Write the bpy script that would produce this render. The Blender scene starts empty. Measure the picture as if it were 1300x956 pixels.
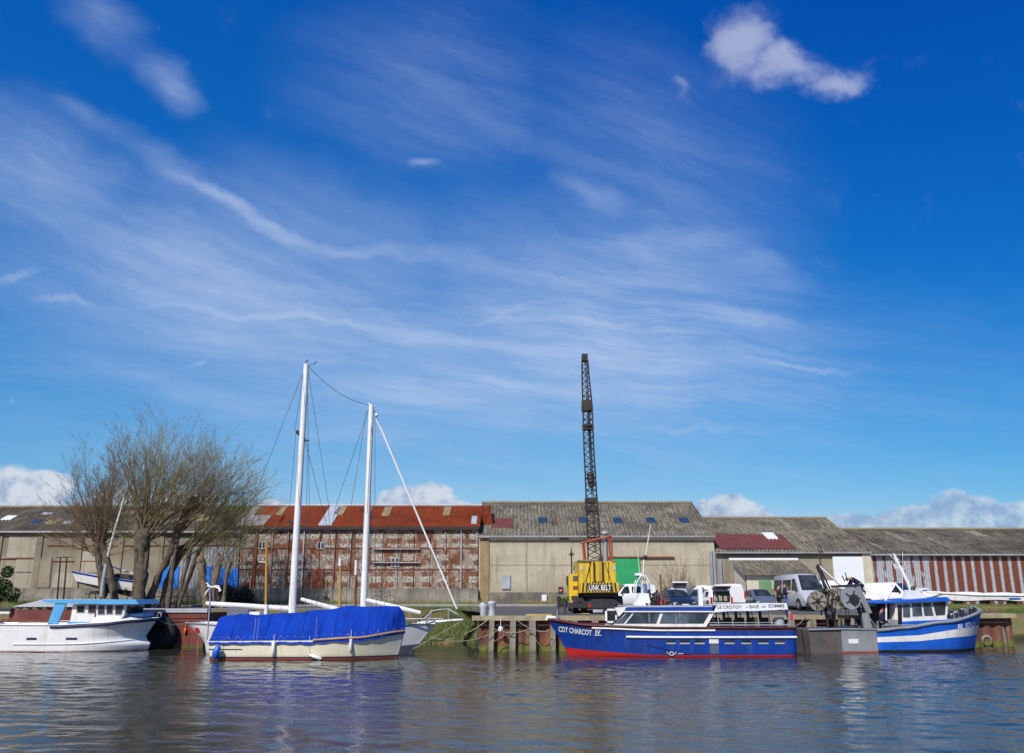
import bpy, bmesh, math, random
import numpy as np
from mathutils import Vector, Matrix, noise as mnoise
random.seed(7)
R=math.radians
C=bpy.context.scene.collection
# ------------------------------------------------------------------ camera model
FPX=1100.0; PITCH=math.atan(279/1100.0); CZ=2.8
cp,sp=math.cos(PITCH),math.sin(PITCH)
def ray(px,py):
    u=(px-650)/FPX; v=(478-py)/FPX
    return (u, cp-v*sp, sp+v*cp)
def at(px,py,Y):
    r=ray(px,py); t=Y/r[1]
    return Vector((r[0]*t, Y, CZ+r[2]*t))
def ground(Y):
    if Y<47: return 1.75
    if Y<55: return 1.75+(Y-47)*0.0125
    if Y<70: return 1.85+(Y-55)*0.02
    return 2.15
class Frame:
    """vertical plane through O turned by th; gives local x,z of what is seen at a picture point"""
    def __init__(s,px,Y,z=0.0,th=0.0,py=None):
        p=at(px,py if py else 800,Y); s.O=Vector((p.x,Y,z)); s.th=th
    def P(s,px,py,d=0.0):
        r=ray(px,py); k=r[0]/r[1]; c,n=math.cos(s.th),math.sin(s.th)
        ox=s.O.x-n*d; oy=s.O.y+c*d
        q=(k*oy-ox)/(c-k*n)
        Y=oy+q*n
        return q, CZ+r[2]/r[1]*Y-s.O.z
# ------------------------------------------------------------------ node materials
class NT:
    def __init__(s,tree): s.t=tree
    def new(s,ty,**kw):
        n=s.t.nodes.new(ty)
        for k,v in kw.items(): setattr(n,k,v)
        return n
    def link(s,a,b): s.t.links.new(a,b)
    def put(s,sock,v):
        if hasattr(v,'links') or hasattr(v,'is_linked'): s.t.links.new(v,sock)
        else: sock.default_value=v
    def m(s,op,a,b=0.0,c=None,clamp=False):
        n=s.new('ShaderNodeMath',operation=op); n.use_clamp=clamp
        s.put(n.inputs[0],a)
        if op not in('ABSOLUTE','FLOOR','FRACT','SQRT','SINE','COSINE','SIGN'): s.put(n.inputs[1],b)
        if c is not None: s.put(n.inputs[2],c)
        return n.outputs[0]
    def noise(s,vec,scale,detail=4,rough=.55,dist=0.0):
        n=s.new('ShaderNodeTexNoise'); n.inputs['Scale'].default_value=scale; n.inputs['Detail'].default_value=detail
        n.inputs['Roughness'].default_value=rough; n.inputs['Distortion'].default_value=dist
        s.link(vec,n.inputs['Vector']); return n.outputs['Fac']
    def ramp(s,f,a,b):
        n=s.new('ShaderNodeMapRange'); n.interpolation_type='SMOOTHSTEP'
        s.put(n.inputs[0],f); s.put(n.inputs[1],a); s.put(n.inputs[2],b); return n.outputs[0]
    def mix(s,f,a,b,bt='MIX'):
        n=s.new('ShaderNodeMix',data_type='RGBA',blend_type=bt); s.put(n.inputs[0],f)
        for i,v in((6,a),(7,b)):
            if isinstance(v,tuple): v=(*v[:3],1.0)
            s.put(n.inputs[i],v)
        return n.outputs[2]
    def scale(s,vec,sc,loc=(0,0,0),rot=(0,0,0)):
        n=s.new('ShaderNodeMapping'); s.link(vec,n.inputs[0]); n.inputs['Scale'].default_value=sc
        n.inputs['Location'].default_value=loc; n.inputs['Rotation'].default_value=rot
        return n.outputs[0]
    def comb(s,x,y,z):
        n=s.new('ShaderNodeCombineXYZ')
        for i,v in enumerate((x,y,z)): s.put(n.inputs[i],v)
        return n.outputs[0]
def newmat(name):
    m=bpy.data.materials.new(name); m.use_nodes=True; t=m.node_tree
    b=t.nodes['Principled BSDF']; n=NT(t)
    co=n.new('ShaderNodeTexCoord').outputs['Object']
    return m,n,b,co
def bump(n,b,h,strength=.4,dist=.02):
    k=n.new('ShaderNodeBump'); k.inputs['Strength'].default_value=strength; k.inputs['Distance'].default_value=dist
    n.link(h,k.inputs['Height']); n.link(k.outputs[0],b.inputs['Normal'])
def wmat(name,c1,c2=None,rough=.6,metal=0,sc=1.2,lo=.35,hi=.7,streak=None,streak_amt=.6,fine=.25,bmp=.25,spec=.5,grime=None,gz=None):
    """weathered paint / stone: two tones by noise, vertical streaks, fine grain, optional grime that rises from a height"""
    m,n,b,co=newmat(name)
    c2=c2 or tuple(x*.75 for x in c1)
    col=n.mix(n.ramp(n.noise(co,sc,6,.6),lo,hi),c1,c2)
    if streak:
        f=n.ramp(n.noise(n.scale(co,(2.2,2.2,.16)),1.4,5,.65),.5,.72)
        col=n.mix(n.m('MULTIPLY',f,streak_amt),col,streak)
    if grime:
        sep=n.new('ShaderNodeSeparateXYZ'); n.link(co,sep.inputs[0])
        z=n.m('ADD',sep.outputs[2],n.m('MULTIPLY',n.noise(co,1.5,4),gz[1]))
        col=n.mix(n.ramp(z,gz[0]+gz[1],gz[0]-.1+gz[1]*.3),col,grime)
    fn=n.noise(co,sc*14,3,.7)
    g=n.m('ADD',n.m('MULTIPLY',fn,fine*2),1-fine)
    col=n.mix(1.0,col,n.comb(g,g,g),'MULTIPLY')
    n.link(col,b.inputs['Base Color']); b.inputs['Roughness'].default_value=rough; b.inputs['Metallic'].default_value=metal
    b.inputs['Specular IOR Level'].default_value=spec
    if bmp: bump(n,b,fn,bmp,.01)
    return m
M={}
def mk(k,*a,**kw): M[k]=wmat(k,*a,**kw); return M[k]
mk('white_paint',(.80,.79,.76),(.7,.69,.67),rough=.3,streak=(.5,.42,.32),streak_amt=.4,fine=.06,bmp=0)
mk('white_hull',(.82,.81,.79),(.74,.73,.72),rough=.28,streak=(.5,.38,.26),streak_amt=.38,fine=.03,bmp=0,grime=(.36,.22,.14),gz=(.06,.16))
mk('cream_hull',(.74,.70,.52),(.68,.63,.46),rough=.4,streak=(.5,.44,.3),streak_amt=.3,fine=.05,bmp=0,grime=(.45,.40,.25),gz=(.2,.2))
mk('light_blue',(.10,.38,.68),(.08,.33,.6),rough=.45,fine=.06,bmp=0)
mk('deep_blue',(.006,.05,.33),(.008,.036,.22),rough=.4,streak=(.05,.09,.24),streak_amt=.55,fine=.12,bmp=0,grime=(.03,.04,.11),gz=(.12,.35))
mk('tarp_seam',(.002,.02,.18),rough=.9,bmp=0)
mk('bright_blue',(.01,.12,.60),(.01,.085,.45),rough=.4,streak=(.04,.13,.36),streak_amt=.5,fine=.1,bmp=0)
mk('tarp_blue',(.003,.043,.36),(.003,.03,.27),rough=.85,sc=.9,fine=.1,bmp=.3,spec=.15)
mk('red_paint',(.55,.02,.02),(.42,.02,.02),rough=.5,fine=.15,bmp=0)
mk('maroon',(.11,.03,.03),(.07,.02,.025),rough=.4,bmp=0)
mk('red_boot',(.3,.07,.04),(.2,.04,.03),rough=.6,bmp=0)
mk('navy_line',(.02,.02,.08),(.02,.02,.05),rough=.5,bmp=0)
mk('black_rubber',(.012,.012,.014),(.02,.02,.02),rough=.8)
mk('dark_steel',(.035,.037,.042),(.02,.02,.022),rough=.55,metal=.2,streak=(.1,.05,.03),streak_amt=.5)
mk('boom_steel',(.02,.018,.018),(.035,.026,.02),rough=.7,streak=(.09,.04,.02),streak_amt=.5)
mk('grey_steel',(.36,.37,.37),(.27,.28,.28),rough=.5,metal=.3,streak=(.2,.13,.09),streak_amt=.5,fine=.15)
mk('stained_steel',(.13,.12,.11),(.08,.075,.07),rough=.6,metal=.2,streak=(.2,.1,.05),streak_amt=.6,fine=.2)
mk('galvanised',(.42,.43,.44),(.33,.34,.35),rough=.45,metal=.4)
mk('rust',(.23,.07,.035),(.13,.035,.02),rough=.9,streak=(.3,.14,.07),streak_amt=.5,fine=.35)
mk('rust_hull',(.17,.045,.03),(.11,.03,.025),rough=.85,sc=.8,streak=(.26,.12,.06),streak_amt=.45,fine=.3,grime=(.09,.1,.02),gz=(.12,.25))
mk('rust_roof',(.19,.036,.012),(.12,.025,.009),rough=.95,sc=.35,streak=(.27,.085,.03),streak_amt=.45,fine=.2,spec=.1)
mk('sheet_pile',(.2,.07,.035),(.085,.04,.03),rough=.9,sc=.9,streak=(.36,.27,.2),streak_amt=.55,fine=.35,grime=(.13,.14,.025),gz=(.3,.35))
mk('old_timber',(.25,.22,.17),(.17,.15,.115),rough=.9,sc=2,streak=(.36,.33,.28),streak_amt=.6,fine=.3,grime=(.10,.105,.03),gz=(.05,.3))
mk('beam_timber',(.38,.33,.2),(.25,.21,.13),rough=.9,sc=1.5,streak=(.2,.17,.11),fine=.3)
mk('varnish_wood',(.5,.26,.05),(.42,.2,.035),rough=.4,fine=.1)
mk('rail_wood',(.45,.29,.13),(.35,.2,.09),rough=.5)
mk('concrete_wall',(.45,.40,.295),(.34,.30,.22),rough=.95,sc=.3,lo=.4,hi=.62,streak=(.24,.215,.165),streak_amt=.6,fine=.22)
mk('brown_wall',(.30,.26,.19),(.22,.19,.14),rough=.95,sc=.3,streak=(.14,.12,.095),streak_amt=.6,fine=.22)
mk('panel_wall',(.38,.34,.26),(.30,.265,.2),rough=.95,sc=.4,streak=(.25,.22,.17),streak_amt=.5,fine=.15)
mk('plinth',(.22,.19,.145),(.115,.105,.09),rough=.95,sc=.7,lo=.4,hi=.6,streak=(.3,.27,.22),streak_amt=.5,fine=.35)
mk('rough_stone',(.27,.245,.2),(.085,.08,.07),rough=.95,sc=1.4,lo=.42,hi=.62,streak=(.34,.31,.26),streak_amt=.65,fine=.45)
mk('roof_cement',(.22,.2,.16),(.135,.122,.1),rough=.95,sc=.5,streak=(.1,.09,.075),fine=.5,bmp=.5)
mk('roof_dark',(.15,.137,.118),(.09,.083,.073),rough=.95,sc=.5,fine=.5,bmp=.5)
mk('red_sheet',(.15,.038,.033),(.11,.03,.026),rough=.8)
mk('pale_sheet',(.42,.46,.5),(.32,.35,.38),rough=.6,streak=(.28,.22,.17),streak_amt=.4)
mk('tan_sheet',(.3,.23,.11),(.22,.15,.07),rough=.8)
mk('blue_panel',(.02,.2,.72),(.015,.15,.6),rough=.5,fine=.1,bmp=0)
mk('green_door',(.02,.33,.11),(.015,.27,.09),rough=.6,streak=(.06,.4,.18),streak_amt=.5,fine=.08,bmp=0)
mk('pale_green',(.16,.3,.16),(.12,.25,.13),rough=.6)
mk('cream_wall',(.6,.55,.42),(.5,.45,.34),rough=.9,streak=(.35,.32,.24),streak_amt=.4)
mk('galvanised_old',(.33,.33,.32),(.24,.23,.21),rough=.7,sc=1.5,streak=(.2,.14,.1),fine=.25)
mk('white_door',(.76,.78,.8),(.72,.74,.76),rough=.5,fine=.03,bmp=0)
mk('lichen',(.26,.22,.13),(.19,.165,.12),rough=.95)
mk('asphalt',(.075,.075,.08),(.1,.098,.09),rough=.95,sc=.4,fine=.3)
mk('drum_tan',(.3,.27,.22),(.12,.1,.08),rough=.8,sc=5,lo=.42,hi=.58,fine=.4)
mk('pale_paving',(.33,.31,.27),(.24,.225,.2),rough=.95,sc=.5,fine=.25)
mk('crane_yellow',(.66,.45,.02),(.52,.34,.015),rough=.55,sc=1.6,streak=(.22,.14,.04),streak_amt=.65,fine=.15,bmp=0)
mk('hazard_black',(.012,.012,.012),(.02,.02,.02),rough=.6,bmp=0)
mk('gantry_red',(.36,.07,.03),(.25,.05,.025),rough=.6)
mk('bark',(.125,.097,.064),(.05,.04,.028),rough=.95,sc=3,fine=.45,bmp=.6)
mk('bark_pale',(.21,.145,.09),(.1,.08,.055),rough=.95,sc=3,fine=.4,bmp=.6)
mk('twig_red',(.21,.115,.07),(.14,.08,.05),rough=.9,bmp=0)
mk('twig_olive',(.27,.235,.115),(.19,.165,.08),rough=.9,bmp=0)
mk('twig_yellow',(.33,.30,.11),(.24,.22,.08),rough=.9,bmp=0)
mk('grass_green',(.09,.17,.025),(.15,.18,.045),rough=.9,sc=.8,bmp=0)
mk('grass_dry',(.28,.21,.09),(.16,.14,.05),rough=.9,sc=.8,bmp=0)
mk('bank_earth',(.10,.12,.03),(.18,.13,.06),rough=.95,sc=.7,fine=.4,grime=(.03,.035,.008),gz=(.3,.3))
mk('ivy_leaf',(.02,.045,.015),(.05,.07,.02),rough=.7,sc=3,bmp=0)
mk('bramble',(.015,.025,.01),(.035,.035,.015),rough=.8,sc=3,bmp=0)
mk('rope_pale',(.38,.34,.27),(.25,.22,.17),rough=.9,bmp=0)
mk('wire',(.06,.06,.07),(.04,.04,.05),rough=.6,bmp=0)
mk('iron_black',(.015,.016,.018),(.025,.024,.024),rough=.6,bmp=0)
mk('car_white',(.80,.79,.77),(.76,.75,.73),rough=.25,fine=.02,bmp=0)
mk('car_silver',(.58,.59,.6),(.52,.53,.54),rough=.3,metal=.3,fine=.03,bmp=0)
mk('car_navy',(.015,.03,.07),(.012,.025,.055),rough=.25,fine=.03,bmp=0)
mk('car_bluegrey',(.10,.15,.23),(.09,.13,.2),rough=.3,metal=.3,fine=.03,bmp=0)
mk('car_grey',(.17,.2,.26),(.15,.18,.23),rough=.3,metal=.4,fine=.03,bmp=0)
mk('plastic_dark',(.02,.02,.023),(.03,.03,.032),rough=.6,bmp=0)
mk('light_red',(.5,.01,.015),(.4,.01,.015),rough=.25,bmp=0)
mk('light_clear',(.6,.62,.65),(.5,.52,.55),rough=.12,bmp=0)
mk('skin',(.42,.22,.15),(.36,.18,.12),rough=.6,bmp=0)
mk('hair_dark',(.03,.02,.013),(.02,.013,.01),rough=.8,bmp=0)
mk('cloth_navy',(.012,.018,.055),(.01,.012,.035),rough=.9,sc=6)
mk('cloth_black',(.012,.012,.013),(.02,.018,.018),rough=.9,sc=6)
mk('denim',(.05,.12,.3),(.035,.09,.22),rough=.9,sc=6)
mk('yellow_box',(.5,.4,.1),(.4,.3,.06),rough=.6)
mk('net_grey',(.2,.23,.28),(.08,.1,.13),rough=.8,sc=6,lo=.4,hi=.55,fine=.4)
mk('orange',(.8,.16,.02),(.6,.1,.01),rough=.6,bmp=0)
mk('lettering_white',(.8,.8,.8),(.75,.75,.75),rough=.5,bmp=0,fine=.02)
mk('lettering_grey',(.16,.16,.17),(.12,.12,.13),rough=.5,bmp=0,fine=.02)
mk('tan_letter',(.6,.5,.35),rough=.6,bmp=0)
mk('flag_blue',(.02,.04,.3),rough=.8,bmp=0)
# glass
def glassmat(name,c,rough=.05):
    m,n,b,co=newmat(name)
    n.link(n.mix(n.ramp(n.noise(co,1.1,3),.35,.65),c,tuple(x*2.2+.02 for x in c)),b.inputs['Base Color'])
    b.inputs['Roughness'].default_value=rough; b.inputs['Specular IOR Level'].default_value=.45
    M[name]=m
glassmat('glass_dark',(.012,.016,.02)); glassmat('glass_blue',(.035,.05,.065))
mk('skylight_glass',(.025,.055,.11),(.02,.04,.08),rough=.4,bmp=0,spec=.2)
# rusty patchwork wall
def patchwall():
    m,n,b,co=newmat('patchwork_wall')
    sep=n.new('ShaderNodeSeparateXYZ'); n.link(co,sep.inputs[0])
    w=n.m('SUBTRACT',n.noise(co,2.5,4),.5)
    px=n.m('DIVIDE',n.m('ADD',sep.outputs[0],n.m('MULTIPLY',w,.28)),1.29); pz=n.m('DIVIDE',n.m('ADD',sep.outputs[2],n.m('MULTIPLY',w,.32)),.84)
    fx=n.m('ABSOLUTE',n.m('SUBTRACT',n.m('FRACT',px),.5)); fz=n.m('ABSOLUTE',n.m('SUBTRACT',n.m('FRACT',pz),.5))
    frame=n.m('MAXIMUM',n.ramp(fx,.33,.41),n.ramp(fz,.22,.33))
    wn=n.new('ShaderNodeTexWhiteNoise'); n.link(n.comb(n.m('FLOOR',px),0.0,n.m('FLOOR',pz)),wn.inputs['Vector'])
    cell=wn.outputs['Value']
    big=n.noise(co,.35,3); mid=n.noise(co,1.6,6,.7); fine=n.noise(co,7,5,.75)
    sx=n.ramp(sep.outputs[0],-20.5,-10)
    peel=n.m('ADD',n.m('MULTIPLY',mid,.9),n.m('MULTIPLY',n.m('SUBTRACT',cell,.5),.55))
    peel=n.m('ADD',peel,n.m('MULTIPLY',big,.35)); peel=n.m('ADD',peel,n.m('MULTIPLY',sx,.2))
    pan=n.ramp(peel,.61,.72)
    panel=n.mix(n.ramp(fine,.46,.54),(.19,.135,.085),(.08,.05,.03))
    white=n.mix(n.ramp(fine,.47,.55),(.46,.44,.385),(.16,.11,.07))
    rust=n.mix(n.ramp(mid,.4,.6),(.20,.055,.018),(.075,.028,.014))
    rust=n.mix(n.m('MULTIPLY',n.ramp(fine,.52,.66),.45),rust,(.30,.15,.08))
    col=n.mix(pan,n.mix(.35,rust,panel),white)
    pz2=n.ramp(n.m('ADD',n.noise(n.scale(co,(1,1,.4)),1.3,5,.7),n.m('MULTIPLY',sx,.06)),.53,.62)
    frust=n.mix(n.m('MULTIPLY',pz2,.62),rust,(.36,.32,.26))
    col=n.mix(n.m('MULTIPLY',frame,.88),col,frust)
    dk=n.ramp(n.noise(co,.9,5,.7),.6,.75)
    col=n.mix(n.m('MULTIPLY',dk,.55),col,(.06,.045,.035))
    n.link(col,b.inputs['Base Color']); b.inputs['Roughness'].default_value=.95
    bump(n,b,fine,.6,.04); M['patchwork']=m
patchwall()
def stripewall():
    m,n,b,co=newmat('striped_cladding')
    sep=n.new('ShaderNodeSeparateXYZ'); n.link(co,sep.inputs[0])
    nz=n.noise(n.scale(co,(1,1,.35)),1.8,6,.7); fine=n.noise(n.scale(co,(3,3,.8)),4,5,.7)
    x=n.m('DIVIDE',n.m('ADD',sep.outputs[0],n.m('MULTIPLY',n.m('SUBTRACT',nz,.5),.14)),.735)
    f=n.m('FRACT',x); right=n.ramp(sep.outputs[0],4.75,4.85)
    st=n.ramp(n.m('ABSOLUTE',n.m('SUBTRACT',f,.5)),.36,.3)
    patch=n.m('MULTIPLY',n.ramp(n.m('ABSOLUTE',n.m('SUBTRACT',f,.5)),.25,.12),n.ramp(nz,.44,.5))
    mask=n.m('ADD',n.m('MULTIPLY',right,st),n.m('MULTIPLY',n.m('SUBTRACT',1.0,right),patch),clamp=True)
    pale=n.mix(n.ramp(fine,.4,.65),(.40,.42,.44),(.27,.28,.28))
    rust=n.mix(n.ramp(fine,.35,.65),(.20,.052,.024),(.11,.03,.018))
    n.link(n.mix(mask,pale,rust),b.inputs['Base Color']); b.inputs['Roughness'].default_value=.75
    rib=n.m('SINE',n.m('MULTIPLY',sep.outputs[0],6.2832/.184))
    bump(n,b,rib,.5,.03); M['striped']=m
stripewall()
def ribbed(name,c1,c2,period=.2,strength=.5):
    m,n,b,co=newmat(name); sep=n.new('ShaderNodeSeparateXYZ'); n.link(co,sep.inputs[0])
    rib=n.m('SINE',n.m('MULTIPLY',sep.outputs[0],6.2832/period))
    g=n.m('ADD',n.m('MULTIPLY',rib,.13),.87)
    col=n.mix(n.ramp(n.noise(n.scale(co,(1,1,.4)),1.5,5,.7),.4,.65),c1,c2)
    n.link(n.mix(1.0,col,n.comb(g,g,g),'MULTIPLY'),b.inputs['Base Color']); b.inputs['Roughness'].default_value=.8
    bump(n,b,rib,strength,.03); M[name]=m
ribbed('ribbed_pale',(.36,.36,.37),(.26,.26,.27),.26)
# water
def roofmat(name,c1,c2,speck):
    m,n,b,co=newmat(name); sep=n.new('ShaderNodeSeparateXYZ'); n.link(co,sep.inputs[0])
    big=n.noise(n.scale(co,(.6,.5,.5)),.6,6,.65); rib=n.noise(n.scale(co,(5.5,.5,.5)),1.6,4,.7); fine=n.noise(co,9,4,.75)
    col=n.mix(n.ramp(big,.4,.62),c1,c2)
    seam=n.ramp(n.m('FRACT',n.m('DIVIDE',sep.outputs[1],1.45)),.07,.0)
    col=n.mix(n.m('MULTIPLY',seam,.5),col,(.05,.045,.04))
    g=n.m('ADD',n.m('MULTIPLY',n.ramp(rib,.3,.7),.9),.5); col=n.mix(1.0,col,n.comb(g,g,g),'MULTIPLY')
    g=n.m('ADD',n.m('MULTIPLY',fine,1.0),.5); col=n.mix(1.0,col,n.comb(g,g,g),'MULTIPLY')
    col=n.mix(n.m('MULTIPLY',n.ramp(n.noise(co,5,3,.8),.62,.72),.45),col,speck)
    n.link(col,b.inputs['Base Color']); b.inputs['Roughness'].default_value=.95; b.inputs['Specular IOR Level'].default_value=.15; bump(n,b,fine,.5,.03); M[name]=m
roofmat('roof_cement',(.185,.165,.12),(.115,.10,.075),(.3,.28,.22)); roofmat('roof_patch',(.23,.205,.155),(.16,.14,.105),(.32,.3,.25)); roofmat('roof_dark',(.135,.118,.088),(.075,.066,.052),(.26,.235,.19))
def concretemat(name,c1,c2,dark,z0,H_):
    m,n,b,co=newmat(name); sep=n.new('ShaderNodeSeparateXYZ'); n.link(co,sep.inputs[0])
    col=n.mix(n.ramp(n.noise(co,.35,7,.65),.42,.6),c1,c2)
    col=n.mix(n.m('MULTIPLY',n.ramp(n.noise(n.scale(co,(1.4,1,.12)),1.6,6,.7),.5,.68),.55),col,dark)
    bd=n.ramp(n.m('ABSOLUTE',n.m('SUBTRACT',n.m('FRACT',n.m('DIVIDE',n.m('ADD',sep.outputs[2],n.m('MULTIPLY',n.noise(co,.8,3),.05)),.92)),.5)),.485,.5)
    col=n.mix(n.m('MULTIPLY',bd,n.m('MULTIPLY',n.ramp(n.noise(co,.5,3),.4,.6),.5)),col,dark)
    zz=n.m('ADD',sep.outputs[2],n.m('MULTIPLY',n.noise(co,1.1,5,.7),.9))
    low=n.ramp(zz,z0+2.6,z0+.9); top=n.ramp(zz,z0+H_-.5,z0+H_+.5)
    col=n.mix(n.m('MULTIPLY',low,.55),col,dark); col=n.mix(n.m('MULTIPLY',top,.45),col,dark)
    ch=n.ramp(n.noise(n.scale(co,(1,1,1),loc=(3,3,7)),2.2,6,.75),.63,.68); col=n.mix(n.m('MULTIPLY',ch,.5),col,tuple(x*1.3 for x in c1))
    cr=n.ramp(n.noise(n.scale(co,(1,1,1),loc=(13,3,7)),1.4,8,.8),.64,.70); col=n.mix(n.m('MULTIPLY',cr,.55),col,tuple(x*.5 for x in dark))
    f=n.noise(co,6,5,.75); g=n.m('ADD',n.m('MULTIPLY',f,.5),.75); col=n.mix(1.0,col,n.comb(g,g,g),'MULTIPLY')
    n.link(col,b.inputs['Base Color']); b.inputs['Roughness'].default_value=.95; b.inputs['Specular IOR Level'].default_value=.2; bump(n,b,f,.4,.03); M[name]=m
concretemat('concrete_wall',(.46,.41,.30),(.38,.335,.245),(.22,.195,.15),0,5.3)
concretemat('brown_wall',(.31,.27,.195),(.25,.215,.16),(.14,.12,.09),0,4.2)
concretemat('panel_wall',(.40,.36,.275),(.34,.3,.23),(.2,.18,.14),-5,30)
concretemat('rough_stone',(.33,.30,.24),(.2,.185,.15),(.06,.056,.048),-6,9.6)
WA=.02; WB=.0
def watermat():
    m,n,b,co=newmat('water')
    b.inputs['Base Color'].default_value=(.03,.032,.024,1); b.inputs['Roughness'].default_value=.04
    b.inputs['IOR'].default_value=1.33
    a=n.noise(n.scale(co,(1.0,.75,1),rot=(0,0,.35)),4.5,4,.6,.3); c=n.noise(n.scale(co,(.7,1.3,1),rot=(0,0,-.25)),.5,3,.5)
    calm=n.ramp(n.noise(n.scale(co,(.05,.16,1)),1.0,3),.36,.62)
    h=n.m('ADD',n.m('MULTIPLY',n.m('MULTIPLY',a,n.m('ADD',n.m('MULTIPLY',calm,.7),.4)),WA),n.m('MULTIPLY',c,WB))
    k=n.new('ShaderNodeBump'); k.inputs['Strength'].default_value=1.0; k.inputs['Distance'].default_value=1.0
    n.link(h,k.inputs['Height']); n.link(k.outputs[0],b.inputs['Normal']); M['water']=m
watermat()
# ------------------------------------------------------------------ mesh builder
class MB:
    def __init__(s): s.v=[]; s.f=[]; s.mi=[]; s.sm=[]
    def add(s,vs,fs,mi=0,sm=False):
        o=len(s.v); s.v+=[tuple(x) for x in vs]
        for f in fs: s.f.append([i+o for i in f]); s.mi.append(mi); s.sm.append(sm)
    def box(s,x0,x1,y0,y1,z0,z1,mi=0):
        s.add([(x,y,z) for z in(z0,z1) for y in(y0,y1) for x in(x0,x1)],[(0,2,3,1),(4,5,7,6),(0,1,5,4),(2,6,7,3),(0,4,6,2),(1,3,7,5)],mi)
    def prism(s,pts,y0,y1,mi=0):
        """polygon in XZ extruded along Y"""
        n=len(pts); s.add([(x,y0,z) for x,z in pts]+[(x,y1,z) for x,z in pts],[list(range(n)),list(range(2*n-1,n-1,-1))]+[(i,i+n,(i+1)%n+n,(i+1)%n) for i in range(n)],mi)
    def prismz(s,pts,z0,z1,mi=0):
        n=len(pts); s.add([(x,y,z0) for x,y in pts]+[(x,y,z1) for x,y in pts],[list(range(n)),list(range(2*n-1,n-1,-1))]+[(i,i+n,(i+1)%n+n,(i+1)%n) for i in range(n)],mi)
    def prismx(s,pts,x0,x1,mi=0):
        n=len(pts); s.add([(x0,y,z) for y,z in pts]+[(x1,y,z) for y,z in pts],[list(range(n)),list(range(2*n-1,n-1,-1))]+[(i,i+n,(i+1)%n+n,(i+1)%n) for i in range(n)],mi)
    def path(s,pts,rad,n=6,mi=0,cap=True,sm=True):
        pts=[Vector(p) for p in pts]; k=len(pts)
        if not isinstance(rad,(list,tuple)): rad=[rad]*k
        vs=[]
        for i,p in enumerate(pts):
            d=(pts[min(i+1,k-1)]-pts[max(i-1,0)])
            if d.length<1e-9: d=Vector((0,0,1))
            d.normalize(); a=Vector((0,1,0)) if abs(d.y)<.8 else Vector((1,0,0))
            e=d.cross(a).normalized(); g=d.cross(e)
            for j in range(n):
                t=2*math.pi*j/n; vs.append(p+(e*math.cos(t)+g*math.sin(t))*rad[i])
        fs=[(i*n+j,i*n+(j+1)%n,(i+1)*n+(j+1)%n,(i+1)*n+j) for i in range(k-1) for j in range(n)]
        s.add(vs,fs,mi,sm)
        if cap and n>2:
            s.add(vs[:n],[list(range(n))],mi); s.add(vs[-n:],[list(range(n-1,-1,-1))],mi)
    def tube(s,p,q,r,n=6,mi=0,r2=None): s.path([p,q],[r,r if r2 is None else r2],n,mi)
    def ring(s,c,r,w,axis='y',n=20,k=6,mi=0):
        """torus: centre c, radius r, tube w"""
        vs=[];c=Vector(c)
        for i in range(n):
            t=2*math.pi*i/n
            for j in range(k):
                q=2*math.pi*j/k; rr=r+w*math.cos(q); h=w*math.sin(q)
                a,b_=rr*math.cos(t),rr*math.sin(t)
                vs.append(c+Vector({'y':(a,h,b_),'x':(h,a,b_),'z':(a,b_,h)}[axis]))
        s.add(vs,[(i*k+j,i*k+(j+1)%k,((i+1)%n)*k+(j+1)%k,((i+1)%n)*k+j) for i in range(n) for j in range(k)],mi,True)
    def ball(s,c,r,mi=0,n=10,k=7):
        if not isinstance(r,(tuple,list)): r=(r,r,r)
        vs=[];
        for i in range(k+1):
            ph=math.pi*i/k
            for j in range(n):
                t=2*math.pi*j/n
                vs.append((c[0]+r[0]*math.sin(ph)*math.cos(t),c[1]+r[1]*math.sin(ph)*math.sin(t),c[2]+r[2]*math.cos(ph)))
        s.add(vs,[(i*n+j,i*n+(j+1)%n,(i+1)*n+(j+1)%n,(i+1)*n+j) for i in range(k) for j in range(n)],mi,True)
    def disc(s,c,r,h,axis='y',n=20,mi=0):
        d={'x':Vector((h,0,0)),'y':Vector((0,h,0)),'z':Vector((0,0,h))}[axis]
        s.path([Vector(c)-d/2,Vector(c)+d/2],r,n,mi,sm=False)
    def corr(s,p00,p10,p01,p11,period=.25,amp=.03,mi=0,th=.02):
        """corrugated sheet between four corners (bottom left, bottom right, top left, top right)"""
        p00,p10,p01,p11=map(Vector,(p00,p10,p01,p11)); L=(p10-p00).length; k=max(4,int(L/period*6))
        nrm=(p10-p00).cross(p01-p00).normalized()
        if nrm.z<0: nrm=-nrm
        vs=[]
        for i in range(k+1):
            t=i/k; o=nrm*(amp*math.sin(t*L/period*2*math.pi))
            vs+=[p00.lerp(p10,t)+o,p01.lerp(p11,t)+o]
        s.add(vs,[(2*i,2*i+2,2*i+3,2*i+1) for i in range(k)],mi,True)
    def build(s,name,mats,parent=None,loc=None,recalc=True):
        me=bpy.data.meshes.new(name); me.from_pydata(s.v,[],s.f)
        if not isinstance(mats,(list,tuple)): mats=[mats]
        for m in mats: me.materials.append(M[m] if isinstance(m,str) else m)
        me.polygons.foreach_set('material_index',s.mi); me.polygons.foreach_set('use_smooth',s.sm); me.update()
        if recalc:
            bm=bmesh.new(); bm.from_mesh(me); bmesh.ops.recalc_face_normals(bm,faces=bm.faces); bm.to_mesh(me); bm.free()
        o=bpy.data.objects.new(name,me); C.objects.link(o)
        if parent: o.parent=parent
        if loc is not None: o.location=loc
        return o
def tag(o,label,cat,group=None,kind=None):
    if label: o['label']=label
    if cat: o['category']=cat
    if group: o['group']=group
    if kind: o['kind']=kind
    return o
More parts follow.
